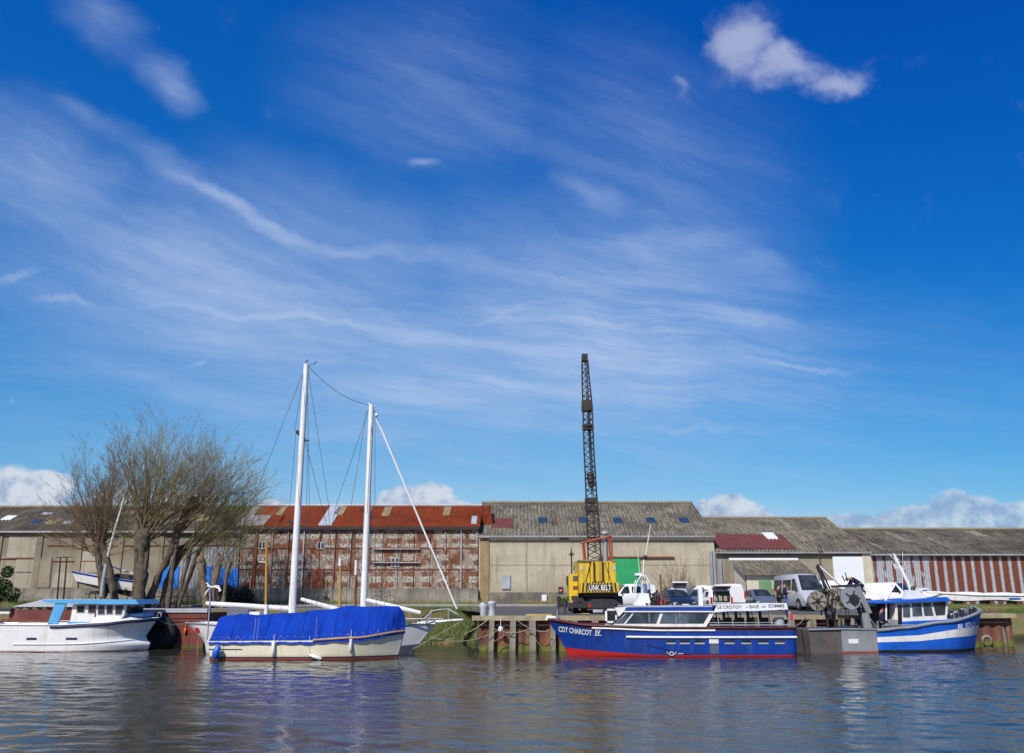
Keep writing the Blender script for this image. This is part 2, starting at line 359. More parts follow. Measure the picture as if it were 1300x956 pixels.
def thing(name,label,cat,loc=(0,0,0),rz=0,group=None):
    o=bpy.data.objects.new(name,None); C.objects.link(o); o.empty_display_size=.3
    o.location=loc; o.rotation_euler=(0,0,rz); return tag(o,label,cat,group)
def one(name,label,cat,mb,mats,loc,rz=0,group=None):
    o=mb.build(name,mats,None,loc); o.rotation_euler=(0,0,rz); return tag(o,label,cat,group)
def copy_tree(o,parent=None):
    c=o.copy(); C.objects.link(c)
    if parent: c.parent=parent
    for ch in list(o.children): copy_tree(ch,c)
    return c
def text_mesh(txt,size=1.0,bold=0.0,shear=0,spacing=1.0):
    cu=bpy.data.curves.new('t','FONT'); cu.body=txt; cu.size=size; cu.offset=bold; cu.shear=shear; cu.space_character=spacing
    o=bpy.data.objects.new('t',cu); C.objects.link(o)
    dg=bpy.context.evaluated_depsgraph_get(); me=bpy.data.meshes.new_from_object(o.evaluated_get(dg))
    vs=[tuple(v.co) for v in me.vertices]; fs=[list(p.vertices) for p in me.polygons]
    bpy.data.objects.remove(o); bpy.data.curves.remove(cu); bpy.data.meshes.remove(me)
    return vs,fs
def lettering(txt,mat,parent,x0,x1,z0,z1,yf,name='lettering',bold=.02,spacing=1.0,skew=0.0):
    """text stretched to x0..x1, z0..z1; yf(x,z) gives the surface it lies on; skew raises z with x"""
    vs,fs=text_mesh(txt,1.0,bold,0,spacing)
    ax=min(v[0] for v in vs); bx=max(v[0] for v in vs); az=min(v[1] for v in vs); bz=max(v[1] for v in vs)
    out=[]
    for v in vs:
        x=x0+(v[0]-ax)/(bx-ax)*(x1-x0); z=z0+(v[1]-az)/(bz-az)*(z1-z0)+skew*(x-x0)
        out.append((x,yf(x,z),z))
    mb=MB(); mb.add(out,fs); return mb.build(name,mat,parent,recalc=False)
# ------------------------------------------------------------------ sky
SUN_AZ=R(-27); SUN_EL=R(43)    # azimuth measured from behind the camera, negative = left
def world():
    w=bpy.data.worlds.new('World'); bpy.context.scene.world=w; w.use_nodes=True; t=w.node_tree; n=NT(t)
    bg=t.nodes['Background']
    sky=n.new('ShaderNodeTexSky',sky_type='NISHITA'); sky.sun_disc=False; sky.sun_elevation=SUN_EL
    sky.sun_rotation=R(180+27); sky.air_density=1.0; sky.dust_density=.6; sky.ozone_density=2.5
    co=n.new('ShaderNodeTexCoord').outputs['Generated']; sep=n.new('ShaderNodeSeparateXYZ'); n.link(co,sep.inputs[0])
    y=n.m('MAXIMUM',n.m('ABSOLUTE',sep.outputs[1]),.12)
    u=n.m('DIVIDE',sep.outputs[0],y); v=n.m('DIVIDE',sep.outputs[2],y)
    P=n.comb(u,v,0.0)
    def uv(px,py):
        r=ray(px,py); return r[0]/r[1],r[2]/r[1]
    warp=n.new('ShaderNodeTexNoise'); warp.inputs['Scale'].default_value=5; warp.inputs['Detail'].default_value=5; warp.inputs['Roughness'].default_value=.6; n.link(P,warp.inputs['Vector'])
    def warped(amt):
        s=n.new('ShaderNodeVectorMath',operation='SUBTRACT'); n.link(warp.outputs['Color'],s.inputs[0]); s.inputs[1].default_value=(.5,.5,.5)
        k=n.new('ShaderNodeVectorMath',operation='SCALE'); n.link(s.outputs[0],k.inputs[0]); k.inputs['Scale'].default_value=amt
        a=n.new('ShaderNodeVectorMath',operation='ADD'); n.link(P,a.inputs[0]); n.link(k.outputs[0],a.inputs[1]); return a.outputs[0]
    W1=warped(.10); W2=warped(.22); W4=warped(.045)
    def blob(px,py,lx,ly,ang=0,src=None,soft=1.0):
        """soft ellipse in direction space; sizes in the same angular units as the picture"""
        c=uv(px,py); sx=lx/FPX/1.02; sy=ly/FPX/.93
        mp=n.new('ShaderNodeMapping',vector_type='TEXTURE'); n.link(src or W1,mp.inputs[0])
        mp.inputs['Location'].default_value=(c[0],c[1],0); mp.inputs['Rotation'].default_value=(0,0,R(ang)); mp.inputs['Scale'].default_value=(sx,sy,1)
        l=n.new('ShaderNodeVectorMath',operation='LENGTH'); n.link(mp.outputs[0],l.inputs[0])
        return n.ramp(l.outputs['Value'],1.0,1.0-soft)
    def fib(ang,sx,sy,scale,lo,hi,detail=6,rough=.6):
        return n.ramp(n.noise(n.scale(n.scale(W4,(1,1,1),rot=(0,0,R(ang))),(sx,sy,1)),scale,detail,rough),lo,hi)
    def add(a,b,k=1.0): return n.m('ADD',a,n.m('MULTIPLY',b,k))
    # broad veil of cirrus
    reg=blob(300,360,560,215,-14); reg=n.m('MAXIMUM',reg,blob(760,400,430,210,-4)); reg=n.m('MAXIMUM',reg,n.m('MULTIPLY',blob(620,450,520,150,0),.9)); reg=n.m('MAXIMUM',reg,n.m('MULTIPLY',blob(60,230,330,130,-25),.75))
    f1=fib(24,.9,5.5,3.2,.32,.72,10,.66); f2=fib(7,1.0,9,3.6,.34,.72,10,.66); f3=fib(38,1.0,4,5.5,.35,.75,9,.68)
    tilt=n.ramp(n.m('ADD',n.m('MULTIPLY',u,.6),n.m('MULTIPLY',v,-1.0)),-.75,-.15)
    fb=n.m('ADD',n.m('MULTIPLY',n.m('SUBTRACT',1.0,tilt),f1),n.m('MULTIPLY',tilt,f2))
    veil=n.m('MULTIPLY',reg,n.m('ADD',n.m('MULTIPLY',fb,.40),n.m('ADD',n.m('MULTIPLY',f3,.12),.30)))
    low=n.m('MULTIPLY',blob(600,520,1200,230,0),n.m('ADD',n.m('MULTIPLY',f2,.38),.30))
    hi=n.m('MULTIPLY',n.m('MAXIMUM',blob(820,190,330,210,-30),blob(560,120,300,200,-20)),n.m('ADD',n.m('MULTIPLY',f1,.20),.08))
    cir=n.m('ADD',hi,n.m('ADD',n.m('MULTIPLY',veil,.95),n.m('MULTIPLY',low,.55)))
    wis=fib(25,1.2,5,5,.25,.7,8,.65)
    for (px,py,lx,ly,an,amt) in [(215,205,150,30,-38,.30),(300,262,150,17,-30,.36),(400,300,150,15,-15,.30),(520,325,190,16,-8,.18),(130,30,110,55,-40,.30),(215,95,85,42,-35,.5),(110,150,70,22,-20,.2),
            (330,405,240,9,-4,.3),(90,388,70,9,-8,.35),(20,345,60,14,18,.25),(750,240,75,32,-25,.34),(540,203,26,13,-20,.45),(870,300,140,26,6,.26),(970,330,90,30,-20,.26),
            (960,400,110,16,-5,.22),(1010,462,130,6,-4,.3),(880,550,130,7,-3,.2),(430,250,300,60,-30,.12),(250,465,26,4,22,.25),(640,395,140,5,14,.16),(450,560,260,30,0,.12),(820,470,300,30,3,.12),(210,495,240,16,-8,.14)]:
        cir=add(cir,n.m('MULTIPLY',blob(px,py,lx,ly,an),n.m('ADD',n.m('MULTIPLY',wis,.6),.55)),amt*.9)
    cir=n.m('MINIMUM',cir,.8)
    # small fair-weather cumulus, top right
    tex=n.noise(W1,14,7,.62)
    W3=warped(.16)
    pf=n.m('MAXIMUM',blob(948,45,82,84,-35,W3),n.m('MULTIPLY',blob(995,85,90,56,-38,W3),.95)); pf=n.m('MAXIMUM',pf,n.m('MULTIPLY',blob(1048,105,72,42,25,W3),.85))
    pf=n.m('MAXIMUM',pf,n.m('MULTIPLY',blob(875,108,26,34,40,W3),.42))
    puff=n.m('POWER',n.ramp(n.m('ADD',pf,n.m('MULTIPLY',n.m('SUBTRACT',tex,.5),1.0)),.05,.95),1.25)
    # cumulus bank above the roofs
    base=n.noise(n.scale(P,(1,1.4,1)),14,9,.6)
    cm=None
    for (px,py,lx,ly) in [(15,618,75,40),(55,612,55,30),(-40,620,90,45),(150,640,90,35),(240,640,80,35),(345,640,36,17),(510,628,44,24),(545,628,48,24),(580,640,45,16),(712,640,30,12),(725,638,26,13),
            (930,648,62,32),(900,645,40,22),(1080,662,80,20),(1170,655,90,26),(1225,643,75,28),(1290,650,80,24),(1360,648,80,34),(1120,666,170,20)]:
        q=blob(px,py+9,lx*1.2,ly*1.35,0,P); cm=q if cm is None else n.m('MAXIMUM',cm,q)
    cum=n.ramp(n.m('ADD',cm,n.m('MULTIPLY',n.m('SUBTRACT',base,.5),1.3)),.24,.50)
    behind=n.ramp(sep.outputs[1],-.05,.1)
    cum=n.m('MULTIPLY',n.m('MULTIPLY',cum,behind),n.m('SUBTRACT',1.0,n.m('MULTIPLY',n.ramp(u,.15,.5),.28)))
    # sky tint: the Nishita sky, deepened as in the polarised photograph
    hs=n.new('ShaderNodeHueSaturation'); hs.inputs['Saturation'].default_value=SKY_SAT; hs.inputs['Hue'].default_value=SKY_HUE; n.link(sky.outputs[0],hs.inputs['Color'])
    el=n.ramp(v,0.0,1.0); hor=n.mix(el,SKY_LOW,SKY_HIGH)
    dx=n.ramp(n.m('ADD',n.m('MULTIPLY',u,.8),n.m('MULTIPLY',v,.35)),-.1,.75); hor=n.mix(n.m('MULTIPLY',dx,.8),hor,n.mix(1.0,hor,(.5,.68,.84),'MULTIPLY'))
    g0=n.mix(1.0,hs.outputs[0],hor,'MULTIPLY'); sc3=n.new('ShaderNodeSeparateColor'); n.link(g0,sc3.inputs[0])
    rr=n.m('MULTIPLY',n.m('POWER',n.m('MULTIPLY',sc3.outputs[0],.1),1.9),36.0)
    gg=n.m('MULTIPLY',sc3.outputs[1],1.15)
    bb=n.m('MULTIPLY',n.m('POWER',n.m('MULTIPLY',sc3.outputs[2],.1),.62),9.9)
    base_sky=n.comb(rr,gg,bb)
    S=1/.1
    col=n.mix(cir,base_sky,(.46*S,.58*S,.82*S))
    col=n.mix(n.m('MULTIPLY',puff,.62),col,(.56*S,.61*S,.78*S))
    e1=n.noise(P,22,7,.6); e2=n.noise(n.scale(P,(1,1,1),loc=(.008,-.012,0)),22,7,.6)
    emb=n.m('MULTIPLY',n.m('SUBTRACT',e1,e2),2.6)
    shade=n.ramp(n.m('ADD',emb,n.m('ADD',n.m('MULTIPLY',v,7.5),n.m('MULTIPLY',n.noise(P,9,4,.6),.7))),.6,1.45)
    ccol=n.mix(shade,(.27*S,.36*S,.56*S),(.70*S,.73*S,.80*S))
    col=n.mix(n.m('MULTIPLY',cum,.88),col,ccol)
    n.link(col,bg.inputs['Color']); bg.inputs['Strength'].default_value=.1
SKY_SAT=1.25; SKY_HUE=.5; SKY_LOW=(.75,.85,1.0); SKY_HIGH=(.55,.75,1.0)
world()
sd=Vector((math.sin(SUN_AZ)*math.cos(SUN_EL),-math.cos(SUN_AZ)*math.cos(SUN_EL),math.sin(SUN_EL)))
sl=bpy.data.lights.new('sun','SUN'); sl.energy=4.6; sl.angle=R(.5); sl.color=(1,.955,.88)
so=bpy.data.objects.new('sun',sl); C.objects.link(so); so.rotation_euler=sd.to_track_quat('Z','Y').to_euler()
cam=bpy.data.cameras.new('camera'); cam.sensor_width=36; cam.lens=FPX/1300*36; cam.clip_end=6000; cam.clip_start=.1
cob=bpy.data.objects.new('camera',cam); C.objects.link(cob); cob.location=(0,0,CZ); cob.rotation_euler=(math.pi/2+PITCH,0,0)
bpy.context.scene.camera=cob
vs_=bpy.context.scene.view_settings; vs_.view_transform='Standard'; vs_.look='None'; vs_.exposure=0; vs_.gamma=1
# ------------------------------------------------------------------ setting: water, ground, banks, road
def make_water():
    rs=np.random.RandomState(5)
    xs=np.concatenate([[-700,-200,-80],np.arange(-44,44.01,.15),[80,200,700]]); ys=np.concatenate([[-60,-20,0],np.arange(12,56,.11),[62,75,90]])
    X,Y=np.meshgrid(xs,ys); Z=np.zeros_like(X)
    gust=.5+.5*np.sin(X*.11+np.sin(Y*.35)*1.2+1.0)*np.sin(Y*.24+X*.05); gust=.6+.55*gust
    for i in range(110):
        lam=.30*(2.2/.30)**(rs.rand()**1.4); th=rs.normal(1.25,.62); k=2*np.pi/lam; st=WS*(1.0 if lam<1.2 else .7)
        ph=k*(X*np.cos(th)+Y*np.sin(th))+rs.rand()*6.28
        Z+=st/k*np.sin(ph+.5*np.sin(ph*.37+i))
    Z*=gust*np.clip((44-np.abs(X))/3,0,1)*np.clip((Y-12)/2,0,1)*np.clip((56-Y)/6,.0,1)
    n,m=X.shape; me=bpy.data.meshes.new('water'); me.vertices.add(n*m); me.vertices.foreach_set('co',np.stack([X,Y,Z],-1).ravel().astype('f'))
    i=np.arange((n-1)*(m-1)); r=i//(m-1); c=i%(m-1); a=r*m+c; q=np.stack([a,a+1,a+m+1,a+m],-1).ravel().astype('i')
    me.loops.add(len(q)); me.loops.foreach_set('vertex_index',q); me.polygons.add(len(i)); me.polygons.foreach_set('loop_start',(np.arange(len(i))*4).astype('i')); me.polygons.foreach_set('use_smooth',np.ones(len(i),dtype=bool)); me.update(calc_edges=True)
    me.materials.append(M['water']); o=bpy.data.objects.new('water',me); C.objects.link(o); tag(o,None,None,kind='structure')
WS=.0125
make_water()
mb=MB(); mb.add([(-700,-700,1.4),(700,-700,1.4),(700,-3,1.4),(-700,-3,1.4),(-700,-2,-.5),(700,-2,-.5)],[(0,1,2,3),(3,2,5,4)]); tag(mb.build('unseen_near_bank','bank_earth'),None,None,kind='structure')  # unseen bank behind the camera, added to darken reflections in the windows
# edge of the land: (X, Y, kind)
EDGE=[(-700,55.4),(-60,55.4),(-16,55.4),(-6,55.4),(-2.2,55.4),(-1.7,47.6),(5,47.9),(17,50.3),(29.4,53.15),(30.2,60.5),(60,61),(700,61)]
def quayY(X):
    for (a,b),(c,d) in zip(EDGE,EDGE[1:]):
        if a<=X<=c: return b+(d-b)*(X-a)/(c-a)
    return 55
isq=[False]*5+[True]*4+[False]*3
rows=[]
for (X,Y),q in zip(EDGE,isq):
    if q: r=[(X,Y,-.6),(X,Y+.02,1.72)]+[(X,y,ground(y)) for y in(Y+.1,56.5,60.2,64,70,80)]+[(X,900,2.15)]
    else: r=[(X,Y-.7,-.6),(X,Y+.6,.55),(X,Y+2.0,1.45),(X,Y+3.4,ground(Y+3.4)),(X,Y+4.6,ground(Y+4.6)),(X,max(64,Y+5.5),ground(64)),(X,70,ground(70)),(X,80,2.15),(X,900,2.15)]
    rows.append(r)
mb=MB(); n=len(rows[0]); mb.add([p for r in rows for p in r],[(i*n+j,(i+1)*n+j,(i+1)*n+j+1,i*n+j+1) for i in range(len(rows)-1) for j in range(n-1)])
g=mb.build('ground','bank_earth',recalc=False); tag(g,None,None,kind='structure')
mb=MB()
X=-200
pts=[]
for X in (-200,-60,-30,-16,-4,0,5,17,29.2,30.5,45,60,200):
    pts.append((X,(60.0 if X<-2 else (quayY(X)+.5 if X<29.3 else 64.8))))
ys=[]
for (X,y0) in pts:
    ys.append([(X,y,ground(y)+.006) for y in (y0,max(y0+.5,56),max(y0+1,62),66.4)])
mb.add([p for r in ys for p in r],[(i*4+j,(i+1)*4+j,(i+1)*4+j+1,i*4+j+1) for i in range(len(ys)-1) for j in range(3)])
tag(mb.build('road','asphalt',recalc=False),None,None,kind='structure')
mb=MB()
def strip(x0,x1,ya,yb,dz=.012):
    ks=[ya+(yb-ya)*i/4 for i in range(5)]
    mb.add([(x,y,ground(y)+dz) for y in ks for x in(x0,x1)],[(2*i,2*i+1,2*i+3,2*i+2) for i in range(4)])
strip(-160,160,66.3,68.3,.11)
mb.box(-160,160,66.2,66.3,2.0,ground(66.3)+.11)
tag(mb.build('pavement','pale_paving',recalc=False),None,None,kind='structure')
mb=MB(); strip(-60,-2.4,59.4,61.0,.02); tag(mb.build('quayside_path','pale_paving',recalc=False),None,None,kind='structure')
# ------------------------------------------------------------------ grass
def tufts(name,label,areas,count,mats,hmin,hmax,group=None):
    mb=MB()
    for _ in range(count):
        a=random.choices(areas,[w[4] for w in areas])[0]
        x=random.uniform(a[0],a[1]); y=random.uniform(a[2],a[3]); z=a[5](x,y)
        if z is None: continue
        mi=min(len(mats)-1,int(random.random()**1.3*len(mats)))
        if (math.sin(x*1.3+y*.7)+math.sin(x*.41-y*1.9))>.6: mi=len(mats)-1
        for k in range(3):
            h=random.uniform(hmin,hmax); w=random.uniform(.012,.03); t=random.uniform(0,6.28); lx=math.cos(t)*h*.5; ly=math.sin(t)*h*.5
            ox,oy=random.uniform(-.06,.06),random.uniform(-.06,.06)
            mb.add([(x+ox-w,y+oy,z-.03),(x+ox+w,y+oy,z-.03),(x+ox+lx,y+oy+ly,z+h)],[(0,1,2)],mi)
    return tag(mb.build(name,mats,recalc=False),label,'grass',group,'stuff')
def bankz(edge):
    prof=[(-.7,-.6),(.6,.55),(2.0,1.45),(3.4,None),(5.5,None)]
    def f(x,y):
        d=y-edge
        if d<-.1: return None
        if d<.6: return -.6+(d+.7)/1.3*1.15
        if d<2: return .55+(d-.6)/1.4*.9
        if d<3.4: return 1.45+(d-2)/1.4*(ground(edge+3.4)-1.45)
        return ground(y)
    return f
b1=bankz(55.4); b2=bankz(61)
tufts('grass','rough green and straw coloured grass on the bank beside the timber quay',[(-9.5,-2.3,55.3,59.4,1,b1)],9000,['grass_green','grass_green','bramble','grass_dry'],.08,.28)
tufts('grass','grass on the bank to the right of the last quay posts',[(29.6,46,60.9,64.6,3,b2),(29.5,31,54,61,1,lambda x,y:ground(y) if y<60.5 else None)],15000,['grass_green','grass_green','grass_dry'],.1,.38)
tufts('grass','weeds and grass along the foot of the warehouse walls',[(-48,-2,68.3,69.2,3,lambda x,y:ground(y)),(0.5,14,68.9,69.7,1,lambda x,y:ground(y)),(-52,-36,64,68.2,2,lambda x,y:ground(y))],5200,['grass_green','grass_dry'],.15,.5)
# ------------------------------------------------------------------ warehouses
YF=70.0
def wx(px,py=720,Y=YF): return at(px,py,Y).x
def wz(py,Y=YF): return at(650,py,Y).z
def shed(name,label,x0,x1,ze,Yr,zr,wallmat,roofmat,zb=2.0,back=None,period=.3):
    t=thing(name,label,'warehouse',(x0,YF,zb)); L=x1-x0; d=Yr-YF; B=back or 2*d
    h=ze-zb; hr=zr-zb
    mb=MB(); mb.add([(0,0,-.3),(L,0,-.3),(L,0,h),(0,0,h),(0,B,-.3),(L,B,-.3),(L,B,h),(0,B,h),(0,d,hr-.05),(L,d,hr-.05)],
        [(0,1,2,3),(5,4,7,6),(0,3,8,7,4),(1,5,6,9,2)]); mb.build('wall',wallmat,t)
    mb=MB(); e=.25; k=(hr-h)/d
    mb.corr((-.1,-e,h-k*e+.06),(L+.1,-e,h-k*e+.06),(-.1,d,hr+.06),(L+.1,d,hr+.06),period,.035 if roofmat!='rust_roof' else .015)
    mb.add([(-.1,d,hr+.05),(L+.1,d,hr+.05),(L+.1,B+.2,h),(-.1,B+.2,h)],[(0,1,2,3)])
    rf=mb.build('roof',roofmat,t)
    mb=MB(); mb.path([(0-.1,d,hr+.1),(L+.1,d,hr+.1)],.13,8); mb.build('ridge_cap','lichen' if roofmat!='rust_roof' else 'pale_sheet',rf)
    mb=MB(); mb.box(-.05,L+.05,-e-.13,-e-.01,h-k*e-.12,h-k*e+.03); mb.build('gutter','grey_steel' if roofmat!='rust_roof' else 'boom_steel',t)
    t['geom']=(L,h,d,hr)
    return t
def on_roof(t,px0,px1,py0,py1,mat,name='roof_sheet',lift=.11,period=None):
    """rectangular sheet lying on the front slope between two picture heights"""
    L,h,d,hr=t['geom']; ox,oy,oz=t.location
    def hit(px,py):
        r=ray(px,py)
        # plane z = oz+h + (hr-h)/d*(y-oy)
        k=(hr-h)/d; s=(oz+h-k*oy-CZ)/(r[2]-k*r[1]); return Vector((r[0]*s-ox,r[1]*s-oy,CZ+r[2]*s-oz+lift))
    a=hit(px0,py1); b_=hit(px1,py1); c=hit((px0+px1)/2,py0)
    y1=c.y; z1=c.z
    x0=a.x; x1=b_.x
    mb=MB(); 
    if period: mb.corr((x0,a.y,a.z),(x1,a.y,a.z),(x0,y1,z1),(x1,y1,z1),period,.04)
    else: mb.add([(x0,a.y,a.z),(x1,a.y,a.z),(x1,y1,z1),(x0,y1,z1),(x0,a.y,a.z-.12),(x1,a.y,a.z-.12),(x1,y1,z1-.12),(x0,y1,z1-.12)],[(0,1,2,3),(0,4,5,1),(1,5,6,2),(2,6,7,3),(3,7,4,0)])
    return mb.build(name,mat,t)
def face(t,px0,px1,py0,py1,mat,name,proud=.05,y=None):
    """box on the facade"""
    ox,oy,oz=t.location; Y=YF-proud
    a=at(px0,py1,Y); b_=at(px1,py0,Y)
    mb=MB(); mb.box(a.x-ox,b_.x-ox,-proud,.02,a.z-oz,b_.z-oz); return mb.build(name,mat,t)
def fpoly(t,pts,mat,name,proud=.05):
    ox,oy,oz=t.location; q=[at(px,py,YF-proud) for px,py in pts]
    mb=MB(); mb.prism([(p.x-ox,p.z-oz) for p in q],-proud,.02); return mb.build(name,mat,t)
# 1 left hangar
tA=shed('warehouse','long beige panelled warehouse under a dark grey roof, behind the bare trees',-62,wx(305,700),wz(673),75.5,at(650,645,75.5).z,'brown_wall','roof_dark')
for (a,b_,c,d,m_) in [(0,13,656,661,'white_door'),(38,49,661,665.5,'skylight_glass'),(56,70,661,666,'tan_sheet'),(78,90,663,666,'pale_sheet'),(82,90,650,653,'skylight_glass'),(52,66,652,654,'pale_sheet'),(152,168,650,654,'tan_sheet'),(205,218,651,655,'pale_sheet'),(240,262,655,662,'tan_sheet'),(-90,-76,656,661,'white_door')]:
    on_roof(tA,a,b_,c,d,m_)
for k in range(8):
    face(tA,-110+k*52,-110+k*52+1.0,680,748,'brown_wall','pilaster',.10)
for (a,b_,c,d) in [(8,47,680,708),(19,48,710,726),(17,46,728,747),(66,98,728,746),(102,128,700,727),(-40,-10,690,745)]: face(tA,a,b_,c,d,'panel_wall','wall_panel',.05)
fpoly(tA,[(50,708),(66,708),(62,746),(45,746)],'brown_wall','wall_panel',.08)
for (a,b_,y) in [(-80,305,677),(60,305,692),(66,125,712),(-60,48,709)]: face(tA,a,b_,y,y+.8,'rust','rail',.08)
fpoly(tA,[(243,694),(300,694),(300,747),(224,747),(228,715)],'ribbed_pale','corrugated_panel',.07)
for pp in [[(210,719),(216,719),(205,747),(199,747)],[(223,719),(228,719),(225,747),(212,747)],[(257,719),(268,719),(266,747),(258,747)],[(275,721),(287,721),(286,747),(276,747)],[(290,722),(302,722),(302,747),(288,747)]]: fpoly(tA,pp,'blue_panel','blue_panel',.12)
# 2 rust warehouse
zR=wz(668)
tB=shed('warehouse','warehouse of rusty red and flaking white panels under a bright rust red roof',wx(303.5,700),wx(607.5,700),zR,74.5,at(650,643,74.5).z,'patchwork','rust_roof',period=.22)
for (a,b_,c,d,m_) in [(300,338,656,668,'galvanised_old'),(312,322,645,656,'galvanised_old'),(322,349,645,656,'rust_roof'),(344,357,645,656,'tan_sheet'),(335,352,656,668,'rust_roof'),(404,421,644,668,'pale_sheet'),(423,435,645,655,'tan_sheet'),(484,494,645,656,'tan_sheet'),(562,571,645,655,'tan_sheet'),(598,605,657,666,'pale_sheet'),(460,463,644,668,'rust')]:
    on_roof(tB,a,b_,c,d,m_,lift=.13 if m_!='rust_roof' else .16)
for k in range(15):
    px=324+k*20.1
    face(tB,px-1.3,px+1.3,671,747,['rust','patchwork','patchwork','galvanised','patchwork'][k%5],'pilaster',.10)
face(tB,303.5,607,668.5,672.5,'pale_sheet','fascia_board',.14)
for (y) in (695,722): face(tB,304,607,y,y+1.4,'rust','rail',.06)
for (a,b_,c,d) in [(402,412,688,697),(496,507,708,720),(328,337,687,697),(457,463,716,727)]:
    w=face(tB,a,b_,c,d,'pale_sheet','window',.08)
    L0=[]
    for s_,e_ in ((a+1,(a+b_)/2-.6),((a+b_)/2+.6,b_-1)):
        ox,oy,oz=tB.location; p=at(s_,d-1.2,YF-.1); q=at(e_,c+1.2,YF-.1); mb=MB(); mb.box(p.x-ox,q.x-ox,-.1,-.06,p.z-oz,q.z-oz); mb.build('pane','glass_dark',w)
fpoly(tB,[(396,722),(411,722),(411,747),(396,747)],'rust','door',.12)
for (a,c) in ((394,735),(413,735),(451,735),(317,735)): face(tB,a,a+2,c,c+12,'varnish_wood' if a!=317 else 'orange','door_post',.13)
face(tB,473,533,696.3,697.5,'galvanised','pipe',.25); face(tB,473,533,713.6,714.8,'galvanised','pipe',.25)
# stepped rusty gable at its right end
ox,oy,oz=tB.location
mb=MB(); a=at(607.5,680,72.2); b_=at(625,655,72.2); mb.box(a.x-ox,b_.x-ox,2.2,2.6,at(607,682,72.2).z-oz,at(607,653,72.2).z-oz); mb.build('gable_sheet','rust_roof',tB)
mb=MB(); L,h,d,hr=tB['geom']; q=at(624,644,74.5); mb.corr((L,2.2,h+(hr-h)*2.2/d+.06),(q.x-ox,2.2,h+(hr-h)*2.2/d+.06),(L,d,hr+.06),(q.x-ox,d,hr+.06),.5,.04); mb.build('roof_end','rust_roof',tB)
# 3 concrete warehouse
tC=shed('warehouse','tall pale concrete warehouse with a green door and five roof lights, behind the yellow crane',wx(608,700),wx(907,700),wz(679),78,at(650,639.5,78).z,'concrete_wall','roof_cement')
for a in (684,736,780,822.5,865): 
    s_=on_roof(tC,a,a+11,659,665,'skylight_glass','roof_light',.14)
on_roof(tC,623,651,660,671,'red_sheet','roof_sheet',.13)
face(tC,609,621,682,766,'tan_sheet','rusty_pillar',.1)
face(tC,622,906,752,770,'plinth','plinth',.08)
w=face(tC,637,648,730.5,748,'galvanised','window',.1)
for i in range(2):
    ox,oy,oz=tC.location; p=at(638.2+i*5,747,YF-.12); q=at(642+i*5,732,YF-.12); mb=MB(); mb.box(p.x-ox,q.x-ox,-.12,-.07,p.z-oz,q.z-oz); mb.build('pane','pale_sheet',w)
face(tC,688,694,755,763.5,'white_door','meter_box',.3)
sg=face(tC,709,714.5,745,754,'boom_steel','sign_board',.12)
p=at(711.8,749.5,YF-.13); mb=MB(); mb.disc((p.x-ox,-.13,p.z-oz),.12,.02); mb.build('sign_disc','red_paint',sg); mb=MB(); mb.box(p.x-ox-.08,p.x-ox+.08,-.155,-.145,p.z-oz-.02,p.z-oz+.02); mb.build('sign_bar','lettering_white',sg)
gd=face(tC,777,812,708,747,'green_door','door',.12)
face(tC,760,856,706.5,708,'rust','door_track',.2)
face(tC,668.5,669.0,682,752,'brown_wall','seam',.03)
face(tC,622,906,717,717.4,'brown_wall','seam',.025)
face(tC,710,722,683.5,684.3,'rust','bracket',.1)
face(tC,604.5,609,757,766,'black_rubber','opening',.32)
for a in (903.5,907): 
    face(tC,a,a+.9,700,758,'galvanised','downpipe',.2)
for (t_,a,b_,c,d,m_) in [(tC,640,652,648,656,'roof_dark'),(tC,700,709,650,668,'galvanised_old'),(tC,752,770,664,672,'roof_dark'),(tC,800,806,643,660,'galvanised_old'),(tC,846,860,646,653,'roof_dark')]: on_roof(t_,a,b_,c,d,'roof_dark' if m_!='roof_dark' else 'roof_patch','roof_sheet',.085,.3)
# 4 middle warehouse
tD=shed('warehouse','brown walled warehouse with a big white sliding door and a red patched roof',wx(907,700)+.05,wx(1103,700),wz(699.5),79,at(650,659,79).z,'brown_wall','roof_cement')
on_roof(tD,914,1012,680,698.5,'red_sheet','roof_sheet',.12,.3)
on_roof(tD,974,988,679,686,'white_door','roof_sheet',.2)
on_roof(tD,1018,1028,660,690,'roof_patch','roof_sheet',.09,.3); on_roof(tD,1052,1064,678,684,'roof_dark','roof_sheet',.09,.3)
fpoly(tD,[(1057,706),(1099,706),(1104,751),(1061,751)],'white_door','sliding_door',.15)
face(tD,1101,1105.5,702,770,'cream_wall','corner_post',.2)
face(tD,910,1100,701.8,703,'iron_black','rail',.2)
for a in (914.6,): face(tD,a,a+1.2,711,758,'galvanised','downpipe',.2)
face(tD,1080,1098,744,770,'plinth','low_wall',.8)
# 5 striped warehouse
tE=shed('warehouse','low warehouse clad in pale and rust red striped metal sheets',wx(1103.3,700),46.4,wz(702.5),79,at(650,673,79).z,'striped','roof_dark')
face(tE,1104,1360,702.5,706,'iron_black','fascia_board',.1)
for (a,b_,c,d,m_) in [(1150,1162,676,690,'roof_patch'),(1205,1216,684,698,'roof_cement'),(1240,1256,675,682,'roof_patch'),(1120,1128,686,700,'roof_cement')]: on_roof(tE,a,b_,c,d,m_,'roof_sheet',.085,.3)
# 6 boundary wall, left
mb=MB(); x0=-60; x1=wx(607,757)
N=150; zt=[wz(747)+random.uniform(-.02,.02) for _ in range(N+1)]
mb.add([(x0+(x1-x0)*i/N,y,z) for i in range(N+1) for (y,z) in ((0,1.8),(0,zt[i]),(.35,zt[i]))],[(i*3+j,(i+1)*3+j,(i+1)*3+j+1,i*3+j+1) for i in range(N) for j in range(2)])
one('boundary_wall','low rough stained stone wall running along the foot of the rusty warehouse','wall',mb,'rough_stone',(0,69.55,0))
